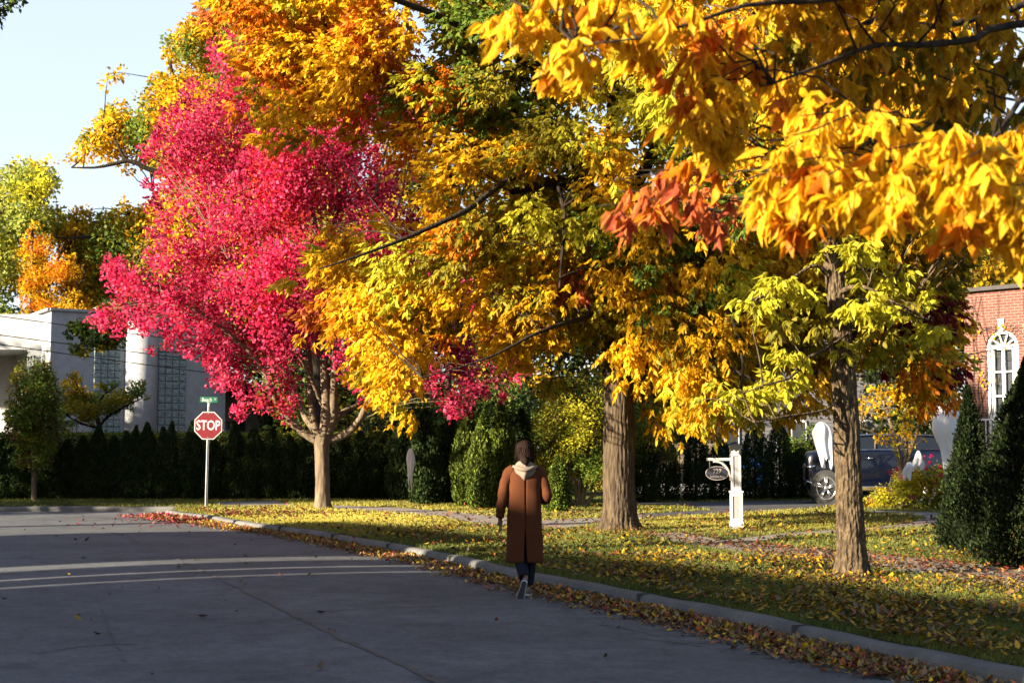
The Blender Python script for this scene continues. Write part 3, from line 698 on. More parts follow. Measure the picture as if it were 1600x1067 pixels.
ASH_POLY = [(275,5),(330,20),(350,70),(370,110),(365,175),(405,190),(415,245),(465,235),(520,180),(555,210),(600,230),(625,290),(600,330),(530,350),(480,390),(450,420),(420,460),(450,480),(470,520),(520,540),(530,590),(560,600),(600,640),(640,668),(655,620),(690,560),(740,520),(780,560),(830,570),(850,600),(880,600),(915,560),(945,600),(968,640),(990,600),(1020,640),(1000,660),(1060,682),(1120,682),(1165,664),(1200,645),(1290,650),(1340,560),(1400,600),(1430,640),(1490,640),(1500,560),(1505,450),(1530,380),(1520,200),(1500,0),(1440,-160),(1250,-300),(950,-380),(650,-320),(450,-200),(330,-80)]
C, cx, cy, rad = clumps(ASH_POLY, Y, 5.2, 1350, .58, .4)
# the crown opens up where sky and limbs show
k = thin(cx, cy, rad, [(905,290,36,.7),(800,290,26,.6),(960,150,30,.5),(930,570,40,.9),(655,255,50,.4),(700,200,40,.4),(760,420,36,.5),(700,610,50,.6),(740,470,34,.6),(1085,560,25,.4),(420,40,30,.3),(490,60,30,.4)])
C, cx, cy, rad = C[k], cx[k], cy[k], rad[k]
t = mb.build('limb', M['bark_dark'], smooth=True); part_offset(ash, t)
mb = MB(); twigs(mb, C, limbs, .20, .014, .004); t = mb.build('branch', M['bark_dark'], smooth=True); part_offset(ash, t)
zones = [(305,25,36,'rust',9),(430,60,110,'orange',3),(560,40,120,'orange',1.6),(480,190,70,'gold',2),(430,200,60,'olive',1.2),(600,170,80,'orange',1.2),(580,370,110,'gold',1.5),(560,400,80,'orange',1.1),(470,430,45,'rust',1.2),(600,500,90,'yellow',1.6),(600,600,70,'gold',2),(640,640,30,'orange',1.4),
         (780,130,80,'green',1.5),(780,130,80,'lime',.8),(700,180,55,'green',1.2),(850,60,70,'green',1.2),(760,60,60,'green',1.2),(760,120,90,'olive',1),(780,240,50,'green',1.6),(860,120,60,'lime',1.2),(1000,200,60,'green',1.2),(1070,300,60,'green',1),(1000,340,40,'green',1.2),(1060,420,50,'green',1),(960,440,50,'green',.9),(1120,250,60,'lime',1.6),(990,140,60,'lime',1.4),
         (720,350,80,'lime',1.2),(650,330,60,'yellow',1),(900,500,120,'olive',.8),(880,450,26,'rust',.8),(1050,550,140,'yellow',1.2),(1050,560,140,'olive',1.0),(1100,640,60,'gold',1.0),(1200,560,80,'olive',1.4),(1160,610,40,'lime',1.5),(1300,600,70,'olive',1.2),
         (1470,540,45,'burgundy',5),(1440,620,45,'orange',3.6),(1480,620,30,'burgundy',3),(1400,520,50,'olive',2),(1460,440,60,'olive',1.8),(1380,600,40,'gold',1.6)]
zi, names = zone_colors(cx, cy, zones, [('yellow',1.3),('gold',.5),('olive',.3),('lime',.4)])
nsp = 62000
P, d, idx = in_clumps(C, rad, nsp, .7, .5)
O = nrm(P - at(960, 330, Y)) * .7 + nrm(P - C[idx]) * .5 + .3 * rng.standard_normal((nsp, 3))
B, Dd, si = compound(P, O, 7, rng.uniform(.12, .24, nsp), None, .6)
col = np.zeros((len(B), 3)); ci = zi[idx][si]
for i, nm in enumerate(names): k = ci == i; col[k] = pick(nm, k.sum(), .16)
col *= (.85 + .3 * rng.random(len(C)))[idx][si][:, None]
ln = rng.uniform(.10, .175, len(B))
o = leaf_object('crown', B, Dd, ln, ln * rng.uniform(.34, .48, len(B)), col, M['leaf'], shape=QUAD); part_offset(ash, o)

# ---------- young tree nearer on the right
b = gp(1328, 903); Y = b[1]
yt = thing('ash_tree', 'slender young tree with flaky sunlit trunk and soft yellow-green leaves on the right verge', 'tree', b)
mb = MB(); p, r = limb([(1331,908,27),(1331,885,23),(1330,850,21),(1327,780,20),(1324,700,19.5),(1320,620,18.5),(1315,540,17),(1307,460,15),(1300,400,13.5),(1295,350,12.5),(1291,300,11),(1280,200,9),(1268,60,7),(1258,-80,5),(1250,-220,3)], Y, 130)
ridged_trunk(mb, p, r, 110, 15, .12, 5, .45, .05)
limbs = [p[70:]]
for pts, n in (([(1312,520,4),(1290,545,3.2,-.2),(1262,560,2.6,-.4),(1235,590,2,-.6),(1200,600,1.4,-.7),(1160,615,.9,-.8)],14),
            ([(1302,440,6),(1290,425,4,-.1),(1270,415,3,-.2),(1230,440,2,-.3),(1180,470,1.2,-.4)],12),
            ([(1308,462,5),(1325,450,3.6,-.2),(1350,448,3,-.4),(1375,460,2.4,-.5),(1410,480,1.8,-.6),(1450,500,1.2,-.7)],12),
            ([(1304,440,5),(1330,420,3.2,.1),(1380,430,2.2,.2),(1430,470,1.4,.2)],10),
            ([(1296,360,6),(1340,300,5,.2),(1420,230,4,.4),(1500,180,2.6,.5)],12),
            ([(1294,340,6),(1230,270,5,-.3),(1150,200,3.6,-.6),(1070,160,2.2,-.9)],12),
            ([(1290,300,6),(1220,350,4,-.8),(1120,330,2.6,-1.3),(1010,300,1.6,-1.6)],12),
            ([(1282,220,6),(1350,100,4.6,.6),(1420,-30,3,1)],12),
            ([(1275,150,6),(1190,40,4,-.4),(1120,-60,2.4,-.8)],12),
            ([(1320,610,3),(1290,640,2.2,-.3),(1230,650,1.6,-.6),(1180,660,1,-.8)],10),
            ([(1296,395,3),(1310,370,2.2,-.3),(1318,350,1.8,-.4),(1325,372,1.2,-.5)],8)):
    q, rr = limb(pts, Y, n); mb.tube(q, rr, 9, cap=False, noise=.04); limbs.append(q)
specs = [(1220,440,34,'lime',26),(1180,470,26,'lime',14),(1345,385,20,'lime',16),(1360,420,34,'lime',30),(1400,430,24,'lime',14),(1430,470,26,'lime',18),(1460,510,18,'lime',10),(1350,470,30,'lime',26),(1375,480,22,'lime',16),(1236,548,22,'lime',14),(1220,590,30,'lime',26),(1190,600,26,'lime',18),(1125,622,30,'lime',24),(1160,612,26,'lime',18),(1185,640,24,'olive',12),(1290,395,16,'lime',10),(1285,500,24,'olive',12),(1260,460,22,'lime',12),(1410,470,20,'olive',10),(1215,500,30,'olive',12),(1098,632,24,'gold',12),(1310,540,18,'lime',8),(1370,520,26,'olive',10)]
Cs = np.array([at(x, y, Y + rng.uniform(-.9, .5)) for x, y, *_ in specs]); rs = np.array([s[2] for s in specs]) * Y / F
Pl, Ol, pl = [], [], []
for c, r_, s in zip(Cs, rs, specs):
    k = s[4] + 4; q = c + nrm(rng.standard_normal((k, 3))) * r_ * rng.random((k, 1))**.5 * np.array([1, 1, .6]); Pl.append(q); Ol.append(nrm(q - c) + .3 * rng.standard_normal((k, 3))); pl += [s[3]] * k
twigs(mb, Cs, limbs, 1.0, .012, .004)
UP_POLY = [(930,60),(960,160),(950,260),(980,330),(1080,370),(1200,380),(1290,360),(1400,370),(1520,400),(1600,330),(1640,100),(1600,-120),(1420,-300),(1150,-300),(980,-120)]
C, cx, cy, rad = clumps(UP_POLY, Y, 2.3, 210, .42, .4)
k = thin(cx, cy, rad, [(1000,180,80,.5),(1120,300,70,.6),(1300,330,40,.5)]); C, cx, cy, rad = C[k], cx[k], cy[k], rad[k]
twigs(mb, C, limbs, .8, .014, .004)
t = mb.build('trunk', M['bark_young'], smooth=True); part_offset(yt, t)
nsp = 4200; P, d, idx = in_clumps(C, rad, nsp, .65, .5)
zi, names = zone_colors(cx, cy, [(1110,240,90,'lime',2),(1140,150,60,'orange',1),(1060,300,60,'rust',2),(980,180,60,'yellow',2),(1150,310,60,'green',2.4),(1420,300,200,'yellow',1.2)], [('yellow',.8),('gold',.4),('lime',.4)])
P2 = np.vstack([P] + Pl); O2 = np.vstack([nrm(P - C[idx]) + .3 * rng.standard_normal((nsp, 3))] + Ol); n2 = len(P2)
B, Dd, si = compound(P2, O2, 7, rng.uniform(.10, .2, n2), None, .8)
col = np.zeros((len(B), 3)); nmidx = np.array([names[zi[j]] for j in idx] + pl)[si]
for nm in set(nmidx): k = nmidx == nm; col[k] = pick(nm, k.sum(), .13)
ln = rng.uniform(.085, .15, len(B))
o = leaf_object('crown', B, Dd, ln, ln * rng.uniform(.38, .52, len(B)), col, M['leaf'], shape=LANCE); part_offset(yt, o)

# ---------- tree beside the photographer: only its boughs reach into the top right of the picture
b = np.array([7.0, 8.6, VZ])
nt_ = thing('ash_tree', 'overhanging yellow and orange leafy boughs close to the viewer at the upper right', 'tree', b)
mb = MB()
pth = smooth_path(np.array([(7.0,8.6,.08),(6.98,8.6,1.2),(6.9,8.55,2.6),(6.75,8.5,4.0),(6.6,8.4,5.6),(6.5,8.3,7.5)]), 60); rr = np.linspace(.2, .08, 60)
ridged_trunk(mb, pth, rr, 60, 14, .14, 5, .4); limbs = [pth[25:]]
def wl(a, pts, n=18):
    P = [np.append(a, .05)] + [np.append(at(x, y, Yd), r_ * Yd / F) for x, y, Yd, r_ in pts]; q = smooth_path(np.array(P), n); return q[:, :3], np.maximum(q[:, 3], .003)
for a, pts in ((pth[28], [(1900,60,7.4,9),(1600,38,6.6,6.5),(1520,62,6.4,5.5),(1440,70,6.2,5),(1365,72,6.0,4),(1290,100,5.8,3),(1210,130,5.6,2)]),
               (pth[34], [(1950,-160,7.2,9),(1600,-90,6.2,7),(1420,-30,5.8,6),(1300,0,5.5,5),(1180,6,5.3,4),(1100,30,5.2,3),(1000,60,5.1,2),(900,70,5.1,1.4)]),
               (pth[24], [(1950,260,7.0,8),(1640,150,6.4,5),(1560,210,6.2,4),(1480,260,6.1,3),(1400,300,6.0,2)]),
               (pth[22], [(1900,330,6.8,7),(1650,280,6.2,4.5),(1580,330,6.0,3),(1560,360,6.0,2)]),
               (pth[30], [(1900,-40,7.6,8),(1500,40,7.2,5),(1360,30,6.8,5),(1340,120,6.6,3.4),(1280,170,6.4,3),(1240,220,6.3,2)]),
               (pth[36], [(1850,-300,7.0,8),(1400,-220,6.2,6),(1150,-120,5.8,4),(1020,-40,5.6,3),(870,0,5.5,2)])):
    q, r_ = wl(a, pts); mb.tube(q, r_, 9, cap=False, noise=.05); limbs.append(q)
specs = []   # (x, y, radius px, distance, palette, sprays)
def bough(pts, pal, dens=1.0, rr=46):
    for (x, y, Yd) in pts: specs.append((x, y, rr * rng.uniform(.8, 1.2), Yd, pal, int(10 * dens * rng.uniform(.8, 1.2))))
bough([(800,15,5.4),(850,30,5.3),(900,50,5.3),(905,95,5.3),(950,30,5.3),(1000,20,5.2),(1020,60,5.3),(870,-20,5.4),(960,-20,5.3),(1050,10,5.3)], 'yellow', 1.0, 38)
bough([(1075,110,5.5),(1090,60,5.5),(1130,40,5.4),(1150,80,5.4),(1100,20,5.4),(1105,135,5.5)], 'orange', .5, 34)
bough([(1085,85,5.6),(1140,60,5.6),(1120,120,5.6)], 'yellow', .7, 34)
bough([(1095,170,5.8),(1120,175,5.8),(1150,150,5.7),(1110,210,5.8),(1150,200,5.8)], 'yellow', .9, 36)
bough([(1000,285,6.2),(1040,270,6.2),(1080,280,6.2),(1110,310,6.2),(1030,320,6.2),(980,320,6.3),(1130,330,6.2)], 'rust', .42, 34)
bough([(1010,300,6.3),(1075,240,6.2),(1100,250,6.1)], 'orange', .4, 30)
bough([(1210,60,6.2),(1280,30,6.3),(1340,50,6.4),(1400,30,6.5),(1470,50,6.6),(1540,40,6.7),(1600,60,6.8),(1230,0,6.2),(1300,-20,6.3),(1380,-30,6.4),(1460,-20,6.5),(1550,-20,6.6),(1200,110,6.3),(1260,110,6.4),(1320,130,6.5),(1390,120,6.6),(1450,130,6.7),(1520,120,6.8),(1590,140,6.9),(1640,60,6.9)], 'gold', 1.25, 50)
bough([(1250,70,6.3),(1350,90,6.5),(1430,80,6.6),(1500,90,6.7),(1570,100,6.8),(1480,160,6.8),(1560,180,6.9)], 'olive', 1.2, 48)
bough([(1240,150,5.8)], 'orange', .5, 30)
bough([(1700,60,6.6),(1760,120,6.7),(1820,40,6.9),(1720,200,6.5),(1800,240,6.6),(1880,160,6.9),(1700,320,6.3),(1780,340,6.4),(1860,300,6.6),(1740,-20,6.7),(1900,0,7.1),(1960,100,7.2)], 'yellow', 1.1, 55)
def near(pts, Y0, Y1): return [(x, y - 34, rng.uniform(Y0, Y1)) for x, y in pts]
bough(near([(1290,190),(1340,205),(1270,230),(1320,245),(1380,225),(1430,235),(1480,240),(1540,250),(1590,240),(1250,275),(1300,285),(1350,280),(1410,285),(1460,295),(1520,295),(1580,305),(1230,310),(1285,325),(1330,320),(1640,250),(1240,335)], 4.7, 5.3), 'yellow', 1.15, 42)
bough(near([(1370,330),(1405,340),(1440,325),(1500,335),(1530,362),(1570,350),(1600,330),(1590,380),(1390,310),(1550,330),(1630,370)], 4.6, 5.1), 'yellow', .8, 36)
bough(near([(1225,335),(1242,352),(1502,372),(1290,300)], 4.7, 5.1), 'orange', .5, 24)
bough([(280,8,8.5),(300,25,8.5),(325,30,8.4)], 'rust', .5, 20)
for x in range(920, 1560, 70):                          # boughs above the frame, they shade those below
    for y in (-80, -130, -190, -260, -330): specs.append((x + rng.uniform(-30,30), y + rng.uniform(-30,30), 60, 5.8 + rng.uniform(-.3,.4), 'gold', 15))
specs = [s for s in specs if s[0] > 500]
Cs = np.array([at(s[0], s[1], s[3] + rng.uniform(-.25, .35)) for s in specs]); Pl, Ol, pl = [], [], []
for c, s in zip(Cs, specs):
    k = s[5]; r_ = s[2] * s[3] / F
    q = c + nrm(rng.standard_normal((k, 3))) * r_ * rng.random((k, 1))**.5 * np.array([1, 1.6, .6]); Pl.append(q); Ol.append(nrm(q - c) * .8 + .3 * rng.standard_normal((k, 3)) + np.array([-.35, 0, 0])); pl += [s[4]] * k
twigs(mb, Cs, limbs, .9, .007, .0025)
t = mb.build('trunk', M['bark_dark'], smooth=True); part_offset(nt_, t)
P2, O2 = np.vstack(Pl), np.vstack(Ol); n2 = len(P2)
B, Dd, si = compound(P2, O2, 7, rng.uniform(.05, .10, n2), None, 1.1)
nm_ = np.array(pl)[si]; col = np.zeros((len(B), 3))
for nm in set(nm_): k = nm_ == nm; col[k] = pick(nm, k.sum(), .10)
mixr = rng.random(len(B)) < .05; col[mixr] = pick('orange', mixr.sum(), .1)
ln = rng.uniform(.060, .125, len(B))
o = leaf_object('crown', B, Dd, ln, ln * rng.uniform(.30, .48, len(B)), col, M['leaf_near'], shape=LANCE); part_offset(nt_, o)
o.data.polygons.foreach_set('use_smooth', [True] * len(o.data.polygons))

# ---------- generic background tree
def bg_tree(name, label, poly, trunk, Y, T, nc, r, n, pals, zones=(), leaf=.12, bark='bark_dark', limbs_px=(), group=None, frac=.5, holes=(), flat_=.85, shape=QUAD, z0=None, wd=(.5,.8)):
    bx, by = trunk[0][0], trunk[0][1]; base = at(bx, by, Y); base[2] = VZ
    root = thing(name, label, 'tree', base, 0, group)
    mb = MB(); p, rr = limb(trunk, Y, 24); p[0][2] = min(p[0][2], VZ - .02); mb.tube(p, rr, 12, cap=False, noise=.03); lb = [p[8:]]
    for q in limbs_px: a, c = limb(q, Y, 14); mb.tube(a, c, 8, cap=False, noise=.03); lb.append(a)
    C, cx, cy, rad = clumps(poly, Y, T, nc, r, .35); k = thin(cx, cy, rad, holes); C, cx, cy, rad = C[k], cx[k], cy[k], rad[k]
    twigs(mb, C, lb, frac, .03 * Y / 50, .008 * Y / 50)
    part_offset(root, mb.build('trunk', M[bark], smooth=True))
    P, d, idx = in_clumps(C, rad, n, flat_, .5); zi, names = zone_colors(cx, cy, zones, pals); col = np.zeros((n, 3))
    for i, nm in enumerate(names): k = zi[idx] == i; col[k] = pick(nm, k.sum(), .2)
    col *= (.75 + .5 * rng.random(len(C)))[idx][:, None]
    D = d * .7 + rng.standard_normal((n, 3)) * .6 - np.array([0, 0, .25]); ln = leaf * rng.uniform(.7, 1.4, n)
    part_offset(root, leaf_object('crown', P, D, ln, ln * rng.uniform(*wd, n), col, M['leaf'], shape=shape)); return root

bg_tree('oak_tree', 'tall oak with golden leaves rising behind the pink maple, its dark bare-edged limb reaching left', [(262,50),(250,80),(258,110),(225,130),(215,170),(200,150),(195,115),(165,112),(155,140),(165,165),(130,180),(125,215),(105,225),(108,262),(160,268),(215,262),(240,290),(225,330),(170,330),(140,350),(100,330),(90,370),(130,420),(120,455),(150,500),(200,540),(260,560),(420,560),(560,400),(560,100),(480,-40),(400,-60),(330,-20),(300,20)],
        [(330,775,16),(332,600,14),(338,450,12),(340,300,9),(338,150,6),(335,0,3)], 76, 6, 560, 1.35, 125000, [('gold',1),('yellow',.6),('olive',.7),('green',.35)], [(150,250,60,'green',1.2),(170,400,80,'olive',2.5),(230,360,60,'gold',1.2),(110,430,60,'green',1)], .23,
        limbs_px=[[(348,330,8),(290,280,6,-1),(240,268,4.4,-1.5),(205,252,3.6,-1.8),(180,256,3,-2),(150,262,2,-2.2),(112,262,1,-2.4)],[(200,254,2.4,-1.8),(190,240,2,-1.8),(180,220,1.4,-1.8),(160,205,1,-1.8)],[(352,450,9),(290,400,6,-1),(240,396,4.6,-1.4),(215,396,4,-1.5),(170,370,3,-2),(120,372,2,-2.4),(60,370,1,-2.6)],[(345,300,6),(300,200,4,.5),(270,120,3,.5),(265,70,1.4,.5)],[(348,420,6),(270,350,4,1),(240,300,3,1.4)],[(350,470,5),(230,480,3,-2.4),(180,500,2,-3),(160,520,1,-3.2)]],
        holes=[(160,300,42,.9),(230,290,40,.85),(150,235,26,.3)])
bg_tree('elm_tree', 'pale yellow-green tree at the left edge behind the white building', [(-60,240),(0,262),(35,248),(75,248),(92,265),(100,290),(120,300),(95,330),(100,370),(70,380),(80,430),(40,480),(60,520),(0,540),(-140,540),(-190,400),(-140,270)],
        [(-60,775,14),(-58,560,12),(-50,420,9),(-30,330,6),(-10,270,2.5)], 74, 4.5, 200, 1.1, 36000, [('palegreen',1),('lime',.7),('yellow',.3)], [(20,480,70,'green',1.5)], .20, limbs_px=[[(-52,430,6),(0,380,4),(50,320,2.4),(80,280,1)]], holes=[(100,300,30,.4)])
bg_tree('orange_tree', 'small glowing orange tree behind the white building roof', [(48,340),(40,362),(26,385),(34,410),(22,440),(30,470),(40,505),(60,530),(130,540),(150,480),(128,455),(146,425),(118,410),(120,380),(84,385),(92,356),(68,362),(64,340)],
        [(55,775,9),(54,560,8),(52,430,5),(50,360,2)], 71, 2.6, 95, .7, 9000, [('orange',1),('gold',.7),('yellow',.3)], [(120,470,40,'gold',2.4)], .15, limbs_px=[[(54,500,4),(80,430,3),(100,380,1.4)],[(54,520,3),(120,450,2),(135,420,1)]])
bg_tree('oak_tree', 'dull olive-green oak between the orange tree and the pink maple', [(85,325),(60,345),(75,380),(100,410),(90,450),(110,500),(180,520),(260,530),(300,480),(290,380),(250,320),(200,315),(150,335),(115,315)],
        [(215,775,10),(212,600,9),(206,480,8),(204,380,5),(200,330,2)], 78, 4, 210, 1.2, 36000, [('olive',.8),('gold',1),('yellow',.4),('green',.4)], [], .22, limbs_px=[[(204,500,5),(240,430,4),(280,390,2)],[(204,500,5),(150,440,4),(100,400,2)]], holes=[(110,330,30,.4)])
bg_tree('oak_tree', 'dark green low bough of leaves hanging over the white building front', [(165,470),(140,500),(108,510),(105,530),(120,560),(140,545),(185,540),(200,500),(205,470)],
        [(500,776,8),(499,660,7.5),(495,560,7),(480,460,5),(470,380,2)], 50, 1.4, 46, .6, 6500, [('green',1),('olive',.6),('deep',.4)], [], .13, limbs_px=[[(490,540,5),(400,480,4),(300,450,3.4),(215,470,2.8),(170,500,2.2),(140,520,1.6),(120,545,1)]], frac=.3)
bg_tree('ornamental_pear', 'small oval olive-grey tree on the grass strip before the hedge', [(40,553),(25,575),(12,610),(8,655),(10,690),(25,720),(52,735),(85,715),(102,680),(100,630),(90,590),(70,560)],
        [(53,779,4.4),(53,740,3.4),(53,690,3),(52,640,2.4),(50,590,1.2)], 43.0, 1.05, 130, .42, 15000, [('olive',.6),('green',.9),('brown',.25)], [], .085, bark='bark_maple', flat_=1.3, limbs_px=[[(53,720,2),(75,680,1.4),(85,630,.8)],[(53,715,2),(30,660,1.4),(25,610,.8)]])
bg_tree('crab_apple', 'small crooked tree with flat tiers and a yellow tip behind the hedge', [(95,590),(105,580),(140,574),(145,585),(125,598),(165,600),(190,592),(225,590),(230,625),(205,640),(170,650),(140,665),(100,680),(92,640)],
        [(158,775,4),(158,690,3.6),(152,655,3.4),(140,630,2.6),(125,610,1.6)], 48, 1.3, 60, .42, 6500, [('olive',1),('green',.7)], [(120,582,20,'yellow',4)], .09, limbs_px=[[(155,665,2.6),(170,650,2.2),(195,635,1.6),(222,622,.8)],[(150,650,2),(160,620,1.6),(185,602,1)],[(155,670,2),(125,660,1.4),(105,650,.8)]], holes=[(150,620,18,.5)], flat_=.5)
# trees that close the view behind the street trees
bk = [(1570,58,[(1480,520),(1500,400),(1560,330),(1650,330),(1700,420),(1700,560),(1560,560)],[('gold',1),('brown',.5)],'thin yellow-brown tree rising behind the brick house'),
      (430,62,[(330,560),(350,300),(450,150),(560,150),(620,300),(640,620),(480,680)],[('green',1),('olive',1)],'dark green tree filling the gap behind the maple crown'),
      (640,60,[(560,650),(540,450),(570,260),(640,150),(730,180),(790,400),(800,620),(700,690)],[('deep',1),('green',.6)],'deep green tree behind the maple, right of its trunk'),
      (820,58,[(700,600),(700,380),(790,220),(900,230),(960,420),(960,600),(840,660)],[('green',.8),('deep',1)],'deep green tree behind the tall clipped shrub'),
      (1010,64,[(880,600),(880,380),(960,230),(1080,240),(1140,420),(1150,640),(1000,690)],[('olive',.8),('deep',1)],'dark olive tree behind the thick ash trunk'),
      (1200,66,[(1080,640),(1060,430),(1140,260),(1260,270),(1320,450),(1320,640),(1200,670)],[('gold',.6),('green',1),('deep',.5)],'green and gold tree behind the house number post'),
      (1400,62,[(1290,640),(1280,430),(1360,290),(1470,290),(1520,430),(1510,640),(1400,660)],[('deep',1),('olive',.8)],'dark tree behind the parked navy car')]
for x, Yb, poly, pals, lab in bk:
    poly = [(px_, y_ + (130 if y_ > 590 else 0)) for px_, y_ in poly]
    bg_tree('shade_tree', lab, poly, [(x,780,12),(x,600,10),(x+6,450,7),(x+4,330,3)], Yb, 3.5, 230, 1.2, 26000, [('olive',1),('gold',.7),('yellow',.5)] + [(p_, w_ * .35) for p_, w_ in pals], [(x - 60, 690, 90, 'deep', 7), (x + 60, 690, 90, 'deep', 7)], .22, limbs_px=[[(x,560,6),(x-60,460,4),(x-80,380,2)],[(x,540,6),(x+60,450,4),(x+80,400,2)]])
bg_tree('locust_tree', 'tree tip with blue-green leaves cut by the top left corner', [(-260,-200),(-40,-60),(10,-40),(35,-10),(42,12),(25,30),(20,18),(5,40),(-10,60),(-160,80),(-330,30)],
        [(-420,820,22),(-415,600,19),(-390,300,15),(-350,100,11),(-300,-60,6)], 28, 1.8, 90, .55, 9000, [('green',1),('deep',1),('olive',.3)], [], .11, limbs_px=[[(-370,150,8),(-250,60,5),(-120,10,3),(-20,-5,1.6),(25,5,.8)]])
# bare-stemmed ornamental with yellow leaves beside the roses
bg_tree('magnolia_tree', 'multi-stemmed small tree with pale bare stems and sparse yellow leaves beside the pink roses', [(1345,600),(1340,640),(1350,680),(1380,700),(1400,720),(1440,705),(1450,660),(1490,640),(1500,590),(1520,560),(1480,530),(1430,560),(1390,590)],
        [(1408,790,5),(1408,745,4.4),(1402,700,3.8),(1390,655,3.2),(1378,620,2)], 37, 1.1, 70, .26, 1500, [('yellow',1),('lime',.7),('gold',.3)], [], .10, bark='bark_maple', frac=.8,
        limbs_px=[[(1408,750,3.4),(1416,700,3),(1412,650,2.4),(1425,600,1.4)],[(1408,748,3),(1425,700,2.6),(1438,660,2),(1460,640,1.2)],[(1402,700,2),(1375,680,1.6),(1345,668,1.2)],[(1412,655,2),(1450,600,1.5),(1500,560,1),(1560,545,.7)],[(1438,660,1.6),(1480,650,1.2),(1520,640,.7)],[(1450,600,1.4),(1470,570,1),(1500,530,.6)]])
# ================================================================== SHRUBS AND HEDGES
SA = R(30); EL = R(16)                        # the sun stands 30 deg behind the left shoulder, low
def arb_mesh(name, H, Rm, n, pal, pal2=None, tips=1, seed=0, lf=.11, prof=((0,.62),(.08,.9),(.25,1.0),(.5,.86),(.75,.55),(.92,.22),(1,.02))):
    ph = rng.uniform(0, 6.28, 6); h = rng.beta(1.15, 1.35, n); hs = [p[0] for p in prof]; rs = [p[1] for p in prof]
    th = rng.uniform(0, 2*np.pi, n)
    lob = 1 + .13 * np.sin(3*th + ph[0] + 5*h) + .09 * np.sin(5*th + ph[1] - 9*h) + .07 * np.sin(19*h + ph[2] + 2*th)
    rr = Rm * np.interp(h, hs, rs) * lob * (1 - .45 * rng.random(n)**2.2) * (1 + .10 * rng.standard_normal(n))
    x, y, z = rr*np.cos(th), rr*np.sin(th), h*H
    if tips == 2:
        s = np.where(rng.random(n) < .5, 1, -1); k = np.clip((h - .55) / .45, 0, 1); x = x*(1 - .35*k) + s*k*.42*Rm; z = np.where(s > 0, z, z*(1 - .07*k))
    P = np.stack([x, y, z], 1); D = np.stack([np.cos(th)*.45, np.sin(th)*.45, np.full(n, .9)], 1) + .35*rng.standard_normal((n, 3))
    c = pick(pal, n, .25)
    if pal2: k = rng.random(n) < .25; c[k] = pick(pal2, k.sum(), .25)
    ln = lf * rng.uniform(.6, 1.4, n)
    o = leaf_object(name, P, D, ln, ln * rng.uniform(.35, .6, n), c, M['needle'], shape=QUAD, up=np.stack([np.cos(th), np.sin(th), np.zeros(n)], 1), upmix=.45)
    return o
protos = []
for i, (H, Rm, tips) in enumerate(((2.25,.40,1),(2.15,.44,2),(2.35,.37,1),(2.1,.42,1))):
    root = thing('arborvitae', 'x', 'evergreen', (0,0,0)); c = arb_mesh('crown', H, Rm, 9000, 'arb', None, tips, lf=.075); c.parent = root
    mb = MB(); mb.tube([(0,0,-.03),(0,0,H*.5),(0.02,0,H*.86)], [.05,.035,.01], 7); mb.build('trunk', M['bark_dark'], root, smooth=True); protos.append(root)
used = [False] * 4
def place_arb(px, base_y, label, group=None, H=None, W=None, k=None, Yd=None, scale=None):
    k = int(rng.integers(0, 4)) if k is None else k
    o = protos[k] if not used[k] else copy_tree(protos[k]); used[k] = True
    b = gp(px, base_y) if Yd is None else at(px, base_y, Yd); b[2] = VZ - .01; o.location = b
    h0 = (2.25, 2.15, 2.35, 2.1, 2.2, 2.2)[k]; r0 = (.40, .44, .37, .42, .42, .42)[k]
    o.scale = ((W or r0 * rng.uniform(.9, 1.15)) / r0,) * 2 + ((H or h0 * rng.uniform(.92, 1.08)) / h0,)
    o.rotation_euler = (0, 0, rng.uniform(0, 6.28) if k != 1 else rng.uniform(-.4, .4))
    o['label'] = label; o['category'] = 'evergreen'
    if group: o['group'] = group
    elif 'group' in o: del o['group']
    return o
ordn = ['first','second','third','fourth','fifth','sixth','seventh','eighth','ninth','tenth','eleventh','twelfth','thirteenth','fourteenth','fifteenth']
G = 'arborvitae in the tall hedge row'
hedge_x = [-22,6,34,62,84,104,128,152,176,203,228,260,300,334,366,396,424,452,480,508,536,562,588,612]
tops = {104:690,128:684,152:668,176:684,203:668,228:664,260:662,300:662,334:690,366:666,396:668}
li = sorted([x for x in hedge_x if x < 322], reverse=True); ri = sorted([x for x in hedge_x if x >= 322])
for i, x in enumerate(li): place_arb(x, 780, f"dark conical arborvitae in the hedge row, {ordn[i]} to the left of the stop sign pole", G, H=(781 - tops.get(x, 676 + rng.uniform(-8, 8))) / 50.0, W=.40, k=1 if x in (203,260) else [0,2,3][i % 3])
for i, x in enumerate(ri): place_arb(x, 780, f"dark conical arborvitae in the hedge row, {ordn[i]} to the right of the stop sign pole", G, H=(781 - tops.get(x, 682 + rng.uniform(-10, 8))) / 50.0, W=.42, k=[2,0,3][i % 3])
lit_root = thing('arborvitae', 'x', 'evergreen', (0,0,0)); c = arb_mesh('crown', 2.2, .42, 9000, 'arb_sunlit', 'green', 1, lf=.085); c.parent = lit_root  # yellower foliage colour stands in for sunlight on a few arborvitae
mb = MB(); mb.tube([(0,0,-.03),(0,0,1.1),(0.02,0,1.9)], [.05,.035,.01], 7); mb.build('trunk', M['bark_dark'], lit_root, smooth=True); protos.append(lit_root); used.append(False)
G2 = 'tall arborvitae behind the walking person'
